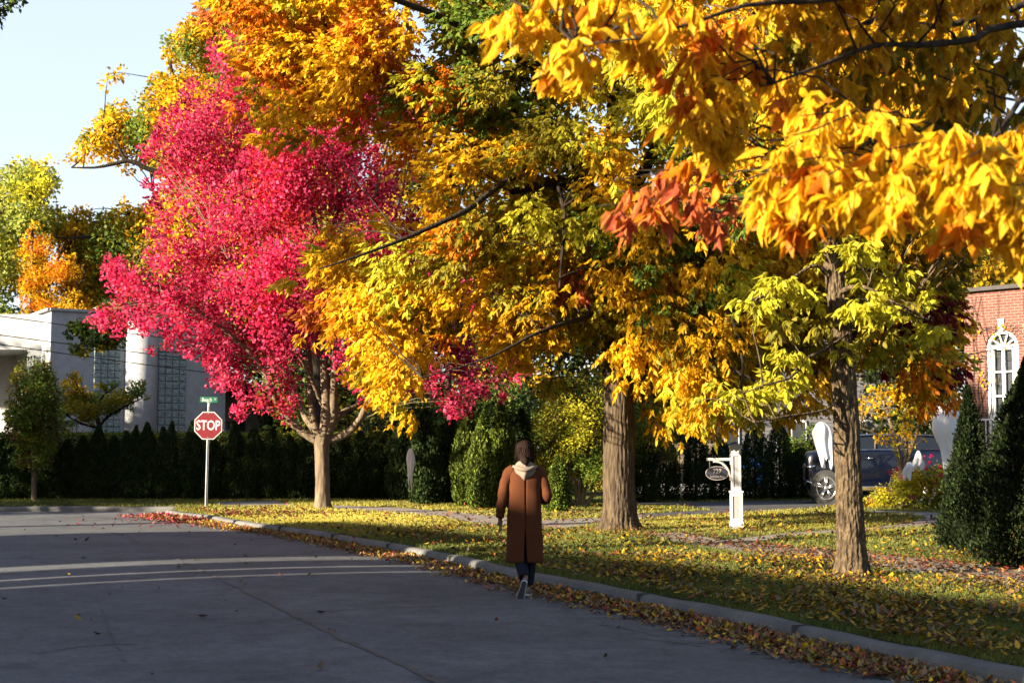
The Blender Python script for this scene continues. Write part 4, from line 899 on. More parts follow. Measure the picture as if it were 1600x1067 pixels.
for x, by, top, w, lab in ((664,788,640,.46,'tall blue-green arborvitae just right of the narrow hanging white ghost'),(628,782,650,.42,'dark arborvitae just left of the narrow hanging white ghost'),(700,786,628,.42,'dark tall arborvitae between the two distant white ghosts'),
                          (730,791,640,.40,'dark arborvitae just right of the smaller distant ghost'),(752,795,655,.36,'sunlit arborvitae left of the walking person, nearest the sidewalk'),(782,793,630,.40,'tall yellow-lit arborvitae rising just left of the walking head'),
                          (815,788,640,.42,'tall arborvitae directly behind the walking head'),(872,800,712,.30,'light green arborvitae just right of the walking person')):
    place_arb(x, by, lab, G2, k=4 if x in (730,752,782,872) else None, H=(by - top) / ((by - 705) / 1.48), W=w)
col_root = thing('arborvitae', 'x', 'evergreen', (0,0,0)); c = arb_mesh('crown', 2.2, .42, 9000, 'arb', None, 1, lf=.07, prof=((0,.82),(.05,.95),(.3,1),(.65,.94),(.82,.76),(.93,.45),(1,.05))); c.parent = col_root
mb = MB(); mb.tube([(0,0,-.03),(0,0,1.1),(0.02,0,1.9)], [.05,.035,.01], 7); mb.build('trunk', M['bark_dark'], col_root, smooth=True); protos.append(col_root); used.append(False)
G3 = 'clipped columnar arborvitae along the driveway'
for x, by, top, w, lab in ((1005,784,690,.40,'columnar arborvitae just right of the thick ash trunk'),(1041,782,688,.38,'columnar arborvitae second from the thick ash trunk, left of the fence boards'),(1088,782,668,.37,'columnar arborvitae behind the oval house number plaque'),
                          (1128,781,690,.40,'columnar arborvitae hidden behind the house number post'),(1180,780,668,.43,'broad columnar arborvitae right of the house number post'),(1219,779,662,.36,'slim columnar arborvitae between the number post and the navy car'),(1254,779,700,.40,'short arborvitae at the front bumper of the navy car')):
    place_arb(x, by, lab, G3, k=5, H=(by - top) / ((by - 705) / 1.48), W=w)
# two near evergreens in front of the brick house
for x, by, top, Rm, nn, lab in ((1518,862,604,.42,26000,'dark pointed evergreen in front of the brick house, left of a wider one'),(1612,884,560,.80,36000,'wide dark evergreen at the right edge in front of the arched window')):
    b = gp(x, by); H = (by - top) / ((by - 705) / 1.48); root = thing('evergreen_shrub', lab, 'evergreen', b)
    PSC['arb'] = .2; c = arb_mesh('crown', H, Rm, nn, 'arb', 'deep', 1, lf=.05, prof=((0,.70),(.06,.9),(.15,1),(.4,.74),(.7,.40),(.88,.17),(1,.01))); c.parent = root
    mb = MB(); mb.tube([(0,0,-.03),(0,0,H*.5),(.02,0,H*.85)], [.06,.04,.01], 8); mb.tube([(.05,0,-.02),(.2,-.1,.5),(.3,-.15,.9)], [.03,.02,.01], 6); mb.build('trunk', M['bark_dark'], root, smooth=True)
PSC['arb'] = .62
# clipped hedge behind the row
b = at(330, 779, 47.0); b[2] = VZ; root = thing('clipped_hedge', 'long flat-topped clipped hedge behind the arborvitae row', 'hedge', b)
n = 26000; x = rng.uniform(-10.5, 6.5, n); z = rng.uniform(.1, 2.02, n); topm = rng.random(n) < .4; z[topm] = 2.0 + .05 * rng.standard_normal(topm.sum()); y = np.where(topm, rng.uniform(-.1, 1.0, n), .06 * rng.standard_normal(n))
ln = rng.uniform(.06, .12, n); c = pick('green', n, .3); k = rng.random(n) < .4; c[k] = pick('olive', k.sum(), .25) * .8
leaf_object('foliage', np.stack([x, y, z], 1), rng.standard_normal((n, 3)) + np.array([0, -.4, .5]), ln, ln * .6, c, M['needle'], root)
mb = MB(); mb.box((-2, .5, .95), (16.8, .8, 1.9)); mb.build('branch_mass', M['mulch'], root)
# big clipped shrub with visible stems, right of the walker, and its rounder neighbour
def shrub(name, label, poly, stems, Y, T, nc, r, n, pals, zones=(), leaf=.075, cat='shrub', mat_='leaf', base_y=None, group=None):
    bx = np.mean([s[0][0] for s in stems]); b = at(bx, 790, Y); b[2] = VZ; root = thing(name, label, cat, b, 0, group)
    mb = MB(); lb = []
    for s in stems: p, rr = limb(s, Y, 14); p[0][2] = VZ - .02; mb.tube(p, rr, 7, cap=False, noise=.05); lb.append(p[4:])
    C, cx, cy, rad = clumps(poly, Y, T, nc, r, .35); twigs(mb, C, lb, .5, .014, .004); part_offset(root, mb.build('stem', M['bark_maple'], smooth=True))
    P, d, idx = in_clumps(C, rad, n, .9, .5); P[:, 2] = np.maximum(P[:, 2], VZ + .02); zi, names = zone_colors(cx, cy, zones, pals); col = np.zeros((n, 3))
    for i, nm in enumerate(names): k = zi[idx] == i; col[k] = pick(nm, k.sum(), .22)
    ln = leaf * rng.uniform(.7, 1.4, n)
    part_offset(root, leaf_object('foliage', P, d + .6 * rng.standard_normal((n, 3)), ln, ln * rng.uniform(.45, .7, n), col, M[mat_])); return root
shrub('viburnum_shrub', 'tall rounded shrub with exposed pale stems between the walking person and the thick ash trunk', [(832,730),(830,650),(850,605),(885,588),(930,585),(975,600),(985,650),(980,730),(965,775),(930,765),(905,755),(885,725),(850,760)],
      [[(905,795,5),(900,765,4),(888,720,3),(870,660,1.6)],[(908,795,5),(915,750,4),(925,690,3),(935,630,1.6)],[(906,795,4),(905,740,3.4),(902,670,2.4),(895,610,1.2)],[(910,795,4),(935,760,3.2),(950,710,2),(960,650,1.2)],[(904,795,4),(885,770,3),(868,730,2),(852,690,1.2)]],
      38, 1.5, 250, .38, 24000, [('green',1),('deep',.4),('olive',.5),('lime',.3)], [(905,690,36,'lime',.8),(880,640,50,'olive',.5),(950,740,40,'lime',.4)])
shrub('round_shrub', 'round-headed grey-green shrub just right of the thick ash trunk', [(950,700),(955,650),(985,622),(1025,620),(1055,645),(1075,690),(1060,720),(1020,735),(970,730)], [[(1010,784,4),(1008,740,3.4),(1000,690,2)],[(1014,784,4),(1025,740,3),(1040,690,1.6)]], 42, 1.2, 150, .36, 11000, [('deep',.8),('green',1)], [(1040,700,40,'olive',1.5)], .07)
shrub('yew_shrub', 'dark spreading shrub in deep shade behind the pink maple trunk', [(560,640),(600,625),(660,610),(740,600),(800,590),(840,610),(840,700),(760,720),(640,700),(570,690)], [[(700,784,5),(700,720,4),(680,660,2)],[(705,784,5),(740,720,4),(780,650,2)]], 47, 1.6, 190, .6, 15000, [('deep',1),('green',.5)], [], .12)
# roses
shrub('rose_bush', 'sprawling yellow-green rose bed with pink blooms beside the navy car', [(1345,792),(1360,770),(1390,752),(1400,730),(1425,722),(1450,728),(1478,722),(1500,740),(1515,765),(1512,795),(1440,798)], [[(1430,795,2.4),(1425,765,2),(1415,740,1.2)],[(1445,795,2.4),(1455,760,2),(1465,735,1.2)],[(1400,795,2),(1395,775,1.4),(1390,760,1)],[(1480,795,2),(1490,770,1.6),(1495,750,1)]], 37.2, 1.1, 190, .24, 8500, [('lime',1),('olive',.7),('green',.5),('yellow',.35)], [(1490,770,30,'yellow',1.5)], .07)
rb = [o for o in COL.objects if o.name == 'rose_bush'][0]
fl = []
for x, y in ((1402,733),(1431,737),(1446,732),(1469,730),(1452,722),(1426,776),(1392,738),(1470,742),(1443,716),(1455,712),(1486,735),(1410,745),(1462,755),(1478,725)):
    fl.append(at(x, y, 36.3 + rng.uniform(-.2, .6)))
for c_ in fl:                                  # every bloom a part of the bush
    P = c_ + .018 * rng.standard_normal((16, 3))
    part_offset(rb, leaf_object('rose_bloom', P, rng.standard_normal((16, 3)), .062, .055, np.array([.40,.022,.11]) * (1 + .25 * rng.standard_normal((16, 1))).clip(.5, 1.5), M['leaf']))
shrub('ground_cover', 'low yellow-green ground cover at the front wheel of the navy car', [(1285,795),(1310,786),(1350,778),(1390,772),(1400,795),(1350,800)], [[(1340,796,1.5),(1338,788,1),(1336,782,.8)]], 37.8, .8, 90, .16, 4000, [('lime',1),('yellow',.7),('olive',.5)], [], .06, cat='ground cover')

# ================================================================== BUILDINGS
def frame_at(px, Y, rot):                       # a wall frame: local x runs along the wall, +y into the building
    p = at(px, 700, Y); p[2] = VZ - .05; return p, rot
def along(px, p0, rot):                         # distance along the wall of what is seen at pixel column px
    k = (px - 800) / F; c, s = math.cos(rot), math.sin(rot); return (k * p0[1] - p0[0]) / (c - k * s)
def zat(py, Y): return CH + (705 - py) / F * Y - VZ + .05
p0, rt = frame_at(75, 57, R(31)); al = lambda px: along(px, p0, rt)
wb = thing('white_building', 'white painted brick building with glass block windows and a rounded pilaster behind the hedge', 'building', p0, rt)
Lr = al(352); H = zat(485, 57)
mb = MB(); mb.box((Lr/2, 4.5, H/2), (Lr, 9, H)); mb.box((Lr/2, .02, H + .05), (Lr + .12, .3, .1)); mb.box((-.02, 4.5, H + .052), (.3, 9.1, .1))
def loc_of(X, Yw): dx, dy = X - p0[0], Yw - p0[1]; c_, s_ = math.cos(rt), math.sin(rt); return dx*c_ + dy*s_, -dx*s_ + dy*c_
Hw = zat(490.5, 58.4); xr = at(64, 600, 58.4)[0]; xl = xr - 14; xo = at(41, 600, 58.4)[0]; zo = zat(546, 58.4)
cx_, cy_ = loc_of((xl+xr)/2, 61.4); mb.box((cx_, cy_, (zo+Hw)/2), (xr-xl, 6, Hw-zo), -rt)
cx_, cy_ = loc_of((xo+xr)/2, 61.41); mb.box((cx_, cy_, zo/2), (xr-xo, 5.99, zo-.004), -rt)
cx_, cy_ = loc_of((xl+xo)/2 - .01, 63.4); mb.box((cx_, cy_, zo/2), (xo-xl, 2, zo-.006), -rt)
cx_, cy_ = loc_of(at(163, 600, 63)[0], 64); mb.box((cx_, cy_, H + .3), (1.3, 1.6, 1.1))
mb.build('wall', M['white_brick'], wb)
mb = MB(); cx0 = (al(194) + al(243)) / 2; cr = (al(243) - al(194)) / 2 * .98
mb.tube([(cx0, -.02, 0), (cx0, -.02, H - .3)], cr, 40); mb.build('pilaster', M['white_brick'], wb, smooth=True)
for a, b_ in ((145, 188), (246, 290)):
    x0, x1 = al(a), al(b_); z1 = zat(537, 58.5); z0 = .8; fr = MB(); fr.box(((x0+x1)/2, .03, (z0+z1)/2), (x1-x0, .1, z1-z0)); f_ = fr.build('window', M['stone'], wb)
    g = MB(); nc_ = 4; dx = (x1 - x0) / nc_; nr = int((z1 - z0) / dx); dz = (z1 - z0) / nr
    for i in range(nc_):
        for j in range(nr): g.box((x0 + dx*(i+.5), -.03, z0 + dz*(j+.5)), (dx*.93, .08, dz*.93))
    gb = g.build('glass_blocks', M['glass_block'], f_, bevel=.03)
# lower beige wing with ribbon window
mb = MB(); xw0, xw1 = Lr + .002, Lr + 11; hz = zat(603, 60); mb.box(((xw0+xw1)/2, 4.8, hz/2), (xw1-xw0, 6, hz)); mb.build('wing_wall', M['beige_brick'], wb)
mb = MB(); mb.box(((xw0+xw1)/2 + .2, 4.5, hz + .12), (xw1-xw0 + .4, 7.4, .24)); mb.build('roof', M['roof'], wb)
mb = MB(); zs, ze = zat(690, 60), zat(655, 60)
mb.box((Lr + 2.6, 1.78, (zs+ze)/2), (4.6, .06, ze-zs)); w_ = mb.build('window', M['shutter'], wb)
mb = MB()
for xx in (.35, 1.6, 3.0, 4.85): mb.box((Lr + xx, 1.72, (zs+ze)/2), (.09, .08, ze-zs + .1))
mb.box((Lr + 2.6, 1.722, ze + .02), (4.6, .07, .1)); mb.build('frame', M['beige_brick'], w_)
mb = MB(); mb.box((Lr + 1.0, 1.745, (zs+ze)/2), (1.2, .01, ze-zs - .02)); mb.build('pane', M['glass'], w_)

# brick house on the right
p0, rt = frame_at(1511, 43, R(-45)); al = lambda px: along(px, p0, rt)
bh = thing('brick_house', 'red brick house with a white arched window at the right edge', 'house', p0, rt)
H = zat(457, 43)
x0, x1 = al(1543), al(1593); zb, zt = zat(695, 42.3), zat(517, 42.3); xc, hw = (x0+x1)/2, (x1-x0)/2; zs = zt - hw
arch = [(xc + hw*math.cos(t), zs + hw*math.sin(t)) for t in np.linspace(0, math.pi, 19)]
mb = MB()
def wall_piece(poly): mb.prism_y(poly, 0, .3)
wall_piece([(0,0),(x0,0),(x0,H),(0,H)]); wall_piece([(x1,0),(13,0),(13,H),(x1,H)]); wall_piece([(x0,0),(x1,0),(x1,zb),(x0,zb)])
for i in range(18): (ax, az), (bx, bz) = arch[i], arch[i+1]; mb.add([(ax,0,az),(ax,0,H),(bx,0,H),(bx,0,bz),(ax,.3,az),(ax,.3,H),(bx,.3,H),(bx,.3,bz)], [(0,1,2,3),(0,3,7,4)])
mb.box((6.5, 5.2, H/2), (12.99, 9.5, H-.06))
mb.build('wall', M['red_brick'], bh)
mb = MB()                                       # soldier course round the arch, key stone
for i in range(17):
    t0, t1 = math.pi*i/17 + .02, math.pi*(i+1)/17 - .02; r0, r1 = hw + .01, hw + .24
    mb.add([(xc + r*math.cos(t), y, zs + r*math.sin(t)) for y in (-.025, .02) for r, t in ((r0,t0),(r1,t0),(r1,t1),(r0,t1))], [(0,1,2,3),(7,6,5,4),(0,4,5,1),(1,5,6,2),(2,6,7,3),(3,7,4,0)])
mb.build('brick_arch', M['red_brick'], bh)
mb = MB(); mb.prism_y([(xc-.07,zs+hw-.02),(xc+.07,zs+hw-.02),(xc+.11,zs+hw+.36),(xc-.11,zs+hw+.36)], -.05, .05); mb.build('keystone', M['stone'], bh)
mb = MB(); mb.box((6.5, .1, H + .06), (13.1, .55, .12)); mb.box((-.0, 5, H + .062), (.5, 10, .12)); mb.build('parapet_cap', M['roof'], bh)
mb = MB(); mb.box((6.5, 5.2, H + .02), (12.6, 9.2, .08)); mb.build('roof', M['roof'], bh)
wn = MB(); fw = .10
for sx in (x0 + fw/2, x1 - fw/2): wn.box((sx, .1, (zb+zs)/2), (fw, .14, zs-zb))
wn.box((xc, .1, zs), (2*hw, .16, .14)); wn.box((xc, .1, zb + .08), (2*hw, .16, .16))
for i in range(18): (ax, az), (bx, bz) = arch[i], arch[i+1]; f = .82; wn.add([(ax,.03,az),(bx,.03,bz),(xc+(bx-xc)*f,.03,zs+(bz-zs)*f),(xc+(ax-xc)*f,.03,zs+(az-zs)*f),(ax,.17,az),(bx,.17,bz),(xc+(bx-xc)*f,.17,zs+(bz-zs)*f),(xc+(ax-xc)*f,.17,zs+(az-zs)*f)], [(0,1,2,3),(3,2,6,7)])
for t in np.linspace(.2*math.pi, .8*math.pi, 4): wn.tube([(xc + .22*hw*math.cos(t), .1, zs + .22*hw*math.sin(t)), (xc + .9*hw*math.cos(t), .1, zs + .9*hw*math.sin(t))], .025, 6)
wn.tube([(xc + .24*hw*math.cos(t), .1, zs + .24*hw*math.sin(t)) for t in np.linspace(0, math.pi, 11)], .03, 6)
wn.box((xc, .1, (zb+zs)/2), (.09, .1, zs-zb))
for zz in np.linspace(zb, zs, 5)[1:-1]: wn.box((xc, .101, zz), (2*hw - .1, .08, .045))
for sx in (-1, 1): wn.box((xc + sx*(hw - .17), .099, (zb+zs)/2), (.09, .1, zs-zb))
wf = wn.build('window', M['white_paint'], bh)
g = MB(); g.box((xc, .19, (zb+zs)/2), (2*hw, .03, zs-zb)); g.prism_y([(xc,zs)] + arch, .175, .20); g.build('pane', M['glass'], wf)
rl = MB(); rx0, rx1 = x0 - .25, x1 + .35; rz0, rz1 = zb - .12, zb + .75
for zz in (rz0, rz1): rl.box(((rx0+rx1)/2, -.45, zz), (rx1-rx0, .045, .045))
for xx in np.linspace(rx0, rx1, 13): rl.box((xx, -.45, (rz0+rz1)/2), (.02, .02, rz1-rz0))
for xx in (rx0, rx1):
    for zz in (rz0, rz1): rl.box((xx, -.22, zz), (.045, .46, .045))
rl.build('balcony_railing', M['white_paint'], bh)
# bare vines on the brick
vn = thing('climbing_vine', 'leafless climbing vine stems with a few yellow leaves on the brick wall', 'vine', p0, rt)
mb = MB(); lp = []
for xs_, n_ in ((.25, 3), (.5, 2), (1.9, 4), (2.4, 3), (3.1, 3), (4.2, 3)):
    for k in range(n_):
        pts = [(xs_ + .1*k, -.03, 0)]
        for j in range(9): pts.append((pts[-1][0] + rng.normal(.03, .14), -.03 - .03*rng.random(), pts[-1][2] + H/9.2))
        q = smooth_path(np.array(pts), 30); mb.tube(q, np.linspace(.018, .006, 30), 5, cap=False)
        for j in range(4, 28, 4):
            e = q[j] + np.array([rng.normal(0, .4), -.04, rng.uniform(-.1, .4)]); mb.tube([q[j], (q[j]+e)/2 + np.array([0,-.03,.05]), e], [.008,.006,.004], 4, cap=False)
            if rng.random() < .6: lp += [e + .06*rng.standard_normal(3)*np.array([1,.4,1]) for _ in range(5)]
mb.build('stem', M['bark_dark'], vn)
lp = np.array(lp); lp[:, 1] = np.minimum(lp[:, 1], -.03); leaf_object('foliage', lp, rng.standard_normal((len(lp), 3)) + np.array([0, -.3, -.4]), .11, .08, pick('yellow', len(lp)), M['leaf'], vn)

# grey sided house and what stands behind the driveway evergreens
p0, rt = frame_at(1085, 60, R(4)); al = lambda px: along(px, p0, rt)
M['clap'] = brick_mat('grey_clapboard', (.10,.10,.115), (.097,.097,.11), (.045,.045,.05), 60, .17, .014, .5, .6)
gh = thing('sided_house', 'grey clapboard house behind the columnar evergreens', 'house', p0, rt)
x1 = al(1400); mb = MB(); mb.box((x1/2, 4, 2.7), (x1, 8, 5.4)); mb.build('wall', M['clap'], gh)
mb = MB(); mb.add([(-.4,-.5,5.3),(x1+.4,-.5,5.3),(x1+.4,8.5,5.3),(-.4,8.5,5.3),(-.4,4,8.1),(x1+.4,4,8.1)], [(0,1,5,4),(2,3,4,5),(0,4,3),(1,2,5),(0,3,2,1)]); mb.build('roof', M['roof'], gh, solid=.08)
for px in (1130, 1235, 1330):
    xx = al(px); mb = MB(); mb.box((xx, -.03, 2.1), (1.3, .08, 1.5)); w_ = mb.build('window', M['white_paint'], gh); mb = MB()
    for sx in (-.31, .31): mb.box((xx + sx, -.06, 2.1), (.56, .04, 1.32))
    mb.build('pane', M['glass'], w_)
b = at(1062, 782, 52); b[2] = VZ; fc = thing('board_fence', 'weathered brown board fence between two columnar evergreens', 'fence', b)
mb = MB()
for i in range(14): mb.box((-1.3 + i*.2, .01*(i % 2), .88), (.17, .025, 1.76 + .02*(i % 3)))
mb.build('fence_board', M['fence_wood'], fc)
for xx in (-1.35, 0, 1.4): mb = MB(); mb.box((xx, .07, .9), (.1, .1, 1.8)); mb.build('fence_post', M['fence_wood'], fc)
b = at(1110, 781, 48.5); b[2] = VZ; sw = thing('stone_wall', 'low pale stone wall along the driveway behind the columnar evergreens', 'wall', b)
mb = MB()
for j in range(3):
    x = -3.4
    while x < 3.4:
        w_ = rng.uniform(.25, .5); mb.box((x + w_/2, rng.normal(0, .012), .07 + .125*j), (w_ - .015, .3, .115)); x += w_
mb.build('stone_course', M['stone'], sw, bevel=.012)

# houses across the street, left of the picture: they throw the long shadows over the road
ca, sa = math.cos(SA), math.sin(SA)
def qs(q, s): return np.array([q*ca - s*sa, q*sa + s*ca])
def side_house(s0, s1, q0, q1, eave, ridge, label):
    c = qs((q0+q1)/2, (s0+s1)/2); root = thing('street_house', label, 'house', (c[0], c[1], VZ), SA); w, d = q1-q0, s1-s0
    mb = MB(); mb.box((0, 0, eave/2 - .1), (w, d, eave + .2)); mb.build('wall', M['beige_brick'], root)
    e = .02; mb = MB(); mb.add([(-w/2-.4,-d/2-e,eave-.1),(w/2+.4,-d/2-e,eave-.1),(w/2+.4,d/2+e,eave-.1),(-w/2-.4,d/2+e,eave-.1),(0,-d/2-e,ridge),(0,d/2+e,ridge)], [(0,1,4),(1,2,5,4),(2,3,5),(3,0,4,5),(0,3,2,1)]); mb.build('roof', M['roof'], root)
    for k in range(int(d // 3)):
        yy = -d/2 + 1.5 + 3*k
        for zz in (1.6, 4.2):
            if zz + .8 > eave: continue
            f = MB(); f.box((w/2 + .01, yy, zz), (.1, 1.2, 1.4)); fo = f.build('window', M['white_paint'], root); f = MB(); f.box((w/2 + .05, yy, zz), (.06, 1.0, 1.2)); f.build('pane', M['glass'], fo)
side_house(6.6, 16.96, -19, -9, 5.2, 7.2, 'long beige house across the street, outside the left of the picture')
side_house(17.14, 17.95, -17, -11, 4.4, 7.3, 'narrow unseen block added to split the sun streaks on the road, nearer of two')  # unseen narrow blocks added to split the sunlight into road streaks
side_house(18.5, 19.25, -17, -11, 4.4, 7.3, 'narrow unseen block added to split the sun streaks on the road, farther of two')
side_house(20.05, 27.6, -19, -9, 5.4, 7.5, 'beige corner house across the street')
def shade_tree(q, s, z0, z1, rw, n, label, pals=('gold','olive')):
    c = qs(q, s); root = thing('street_tree', label, 'tree', (c[0], c[1], VZ)); mb = MB(); mb.tube([(0,0,-.1),(0,0,z0),(.1,0,z1*.9)], [.28,.22,.05], 12, noise=.03)
    m = 90; d = nrm(rng.standard_normal((m, 3))); C = d * rng.random((m, 1))**.4 * np.array([rw, rw, (z1-z0)/2]) + np.array([0, 0, (z0+z1)/2]); 
    twigs(mb, C, [np.array([(0,0,z) for z in np.linspace(z0*.9, z1*.8, 12)])], .6, .04, .01); mb.build('trunk', M['bark_dark'], root, smooth=True)
    rad = np.full(m, min(rw, (z1-z0)/2) * .36); P, dd, idx = in_clumps(C, rad, n, .9, .5); ln = rng.uniform(.2, .42, n)
    leaf_object('crown', P, rng.standard_normal((n, 3)), ln, ln * .7, np.vstack([pick(pals[i % len(pals)], 1) for i in range(m)])[idx], M['leaf'], root)
for i, (q, s, z0, z1, rw, n) in enumerate(((-5,41.5,.8,10.5,3.4,7000),(-6,47,.6,11.5,3.8,9000),(-6,53,.6,12,4,9000),(-6,59,.6,11,4,9000),(-3,24.8,8.2,12,3.2,1300),(-3,18.4,8.2,12,3.2,1000))):
    shade_tree(q, s, z0, z1, rw, n, f'broad shade tree across the side street, {ordn[i]} counted from the corner away from the viewer' if i < 4 else f'unseen high-crowned tree added to shade the ash from across the road, {ordn[i-4]} from the viewer')  # last two: unseen crowns added and thinned to dapple the ash canopy

# ================================================================== STREET FURNITURE
b = at(1350, 779, 50); b[2] = VZ; root = thing('laurel_hedge', 'dark loose hedge behind the parked navy car', 'hedge', b); n = 15000
th_ = rng.random(n); x = rng.uniform(-2.9, 3.0, n); hz_ = 2.1 + .25*np.sin(3*x) + .15*np.sin(7*x + 1); z = rng.random(n) * hz_; y = np.where(z > hz_ - .2, rng.uniform(-.4, .6, n), -.4 + .12*rng.standard_normal(n)); ln = rng.uniform(.08, .15, n)
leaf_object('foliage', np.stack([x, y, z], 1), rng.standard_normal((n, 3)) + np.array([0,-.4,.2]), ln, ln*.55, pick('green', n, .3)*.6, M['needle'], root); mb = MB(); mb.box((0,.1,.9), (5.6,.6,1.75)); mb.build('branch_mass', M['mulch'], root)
b = gp(322, 793); ss = thing('stop_sign', 'red octagonal STOP sign with a small green street name plate above', 'traffic sign', b, R(0)); ss.rotation_euler = (0, R(.7), 0)
mb = MB(); mb.prism([(-.032,-.016),(-.014,-.020),(-.010,.010),(.010,.010),(.014,-.020),(.032,-.016),(.032,-.012),(.017,-.012),(.014,.016),(-.014,.016),(-.017,-.012),(-.032,-.012)], -.1, 2.72)
mb.build('post', M['galv'], ss)
zc = 2.24 - VZ; ap = .365; RR = ap / math.cos(math.pi/8); oc = lambda r: [(r*math.cos(math.pi/8 + k*math.pi/4), zc + r*math.sin(math.pi/8 + k*math.pi/4)) for k in range(8)]
mb = MB(); mb.prism_y(oc(RR), -.030, -.026); pl = mb.build('sign_plate', M['sign_white'], ss)
mb = MB(); mb.prism_y(oc(RR - .024), -.032, -.029); mb.build('sign_face', M['sign_red'], pl)
tx = text_mesh('stop_lettering', 'STOP', .36, M['sign_white'], pl, (.0, -.0345, zc - .005), depth=.001, sx=.74, bold=.006)
for dz in (.31, -.30): mb = MB(); mb.tube([(0,-.038,zc+dz),(0,-.020,zc+dz)], .012, 10); mb.build('bolt', M['galv'], ss)
zn = 1.56 + (705 - 624) / 59.4 - VZ; nm = MB(); nm.box((-.005, -.02, zn), (.46, .006, .15)); np_ = nm.build('street_name_plate', M['sign_green'], ss, bevel=.002)
text_mesh('street_name_lettering', 'Beach', .145, M['sign_white'], np_, (-.055, -.0245, zn - .004), depth=.0008, sx=.80); text_mesh('street_name_lettering', 'ST', .07, M['sign_white'], np_, (.165, -.0245, zn + .01), depth=.0008, sx=.85)
mb = MB(); mb.box((.005, -.012, zn - .13), (.05, .04, .11)); mb.box((.005, -.012, zn - .08), (.09, .03, .03)); mb.build('plate_bracket', M['galv'], ss, bevel=.004)

b = gp(1151, 827); S = 83.2; po = thing('house_number_post', 'white panelled post carrying the dark oval 727 plaque on the front lawn', 'sign post', b, R(-6))
hp = 135 / S
def square_post(w, z0, z1, st=.045):
    mb = MB()
    for sx in (-1, 1):
        for sy in (-1, 1): mb.box((sx*(w-st)/2, sy*(w-st)/2, (z0+z1)/2), (st, st, z1-z0))
    for zz in (z0 + .035, z1 - .035):
        for sx in (-1, 1): mb.box((sx*(w/2-.011), 0, zz), (.02, w-2*st, .07)); mb.box((0, sx*(w/2-.011), zz), (w-2*st, .02, .07))
    core = MB(); core.box((0, 0, (z0+z1)/2), (w-.034, w-.034, z1-z0-.01)); return mb, core
m1, c1 = square_post(.235, .14, .70, .05); m2, c2 = square_post(.185, .73, hp - .16, .042)
m1.v, m1.f, m1.m = m1.v, m1.f, m1.m
for mm in (m2,): m1.add(mm.v, mm.f)
m1.box((0,0,.075), (.265,.265,.15), taper=.97); m1.box((0,0,.715), (.265,.265,.035)); m1.box((0,0,hp-.15), (.19,.19,.035))
m1.loft([[(sx*w, sy*w, z) for sx, sy in ((-1,-1),(1,-1),(1,1),(-1,1))] for w, z in ((.088,hp-.135),(.098,hp-.10),(.125,hp-.05),(.128,hp-.035),(.02,hp+.005))])
m1.build('post', M['post_paint'], po, bevel=.004)
c1.add(c2.v, c2.f); c1.build('inset_panel', M['panel_grey'], po)
za = .73 + (770 - 718.5) / S - .02
ar = MB(); ar.box((-.32, 0, za), (.46, .05, .052)); ar.box((-.545, 0, za - .002), (.02, .06, .06)); ar.box((-.10, 0, za + .06), (.02, .07, .32)); ar.build('arm', M['post_paint'], po, bevel=.004)
br = MB(); q = smooth_path(np.array([(-.43,0,za-.045),(-.36,0,za-.045),(-.27,0,za-.07),(-.18,0,za-.15),(-.12,0,za-.27),(-.095,0,za-.40)]), 20); br.tube(q, .022, 8, ky=1.0); br.build('curved_brace', M['post_paint'], po, smooth=True)
ox, oz = -.355, za - .265
pq = MB(); el = [(ox + .215*math.cos(t), oz + .128*math.sin(t)) for t in np.linspace(0, 2*math.pi, 48, endpoint=False)]; pq.prism_y(el, -.012, .012); pk = pq.build('plaque', M['plaque'], po)
rm = MB(); rm.tube([(p_[0], -.012, p_[1]) for p_ in el + el[:1]], .0065, 6, cap=False); rm.build('plaque_rim', M['plaque_trim'], pk, smooth=True)
text_mesh('number_lettering', '727', .115, M['plaque_trim'], pk, (ox, -.0145, oz + .035), depth=.002, sx=.95, bold=.002)
text_mesh('street_lettering', 'Jackson Ave', .058, M['plaque_trim'], pk, (ox, -.0145, oz - .062), depth=.0015, sx=.95)
for xx in (-.14, .11): hk = MB(); hk.tube([(ox+xx,0,oz+.10),(ox+xx,0,za-.02)], .006, 6); hk.build('hanging_hook', M['galv'], pk)

# utility wires and the poles they hang from
poles = []
for px, Y, lab in ((-420, 49, 'wooden utility pole beyond the left edge'), (700, 52, 'wooden utility pole hidden among the trees behind the maple')):
    bb = at(px, 778, Y); bb[2] = VZ; u = thing('utility_pole', lab, 'utility pole', bb); mb = MB(); mb.tube([(0,0,-.2),(0,0,6.6)], [.15,.10], 14); mb.build('pole', M['bark_dark'], u, smooth=True); mb = MB(); mb.box((0,0,6.0), (.1,1.8,.1)); mb.build('crossarm', M['bark_dark'], u); poles.append(bb)
for (y0, ya, xa, lab) in ((494, 515, 156, 'topmost black utility wire crossing the white building'), (523.5, 562, 312, 'middle black utility wire crossing the white building'), (538, 584, 340, 'lowest black utility wire crossing the white building')):
    a, c = at(0, y0, 50.0), at(xa, ya, 50.9); d = (c - a); d = d / d[0]
    xs_ = np.linspace(poles[0][0], poles[1][0], 40); q = np.array([a + d * (x - a[0]) + np.array([0, 0, .0016 * (x - a[0]) * (x - c[0])]) for x in xs_])
    mb = MB(); mb.tube(q, .017, 5); tag(mb.build('utility_wire', M['wire'], smooth=True), lab, 'wire')

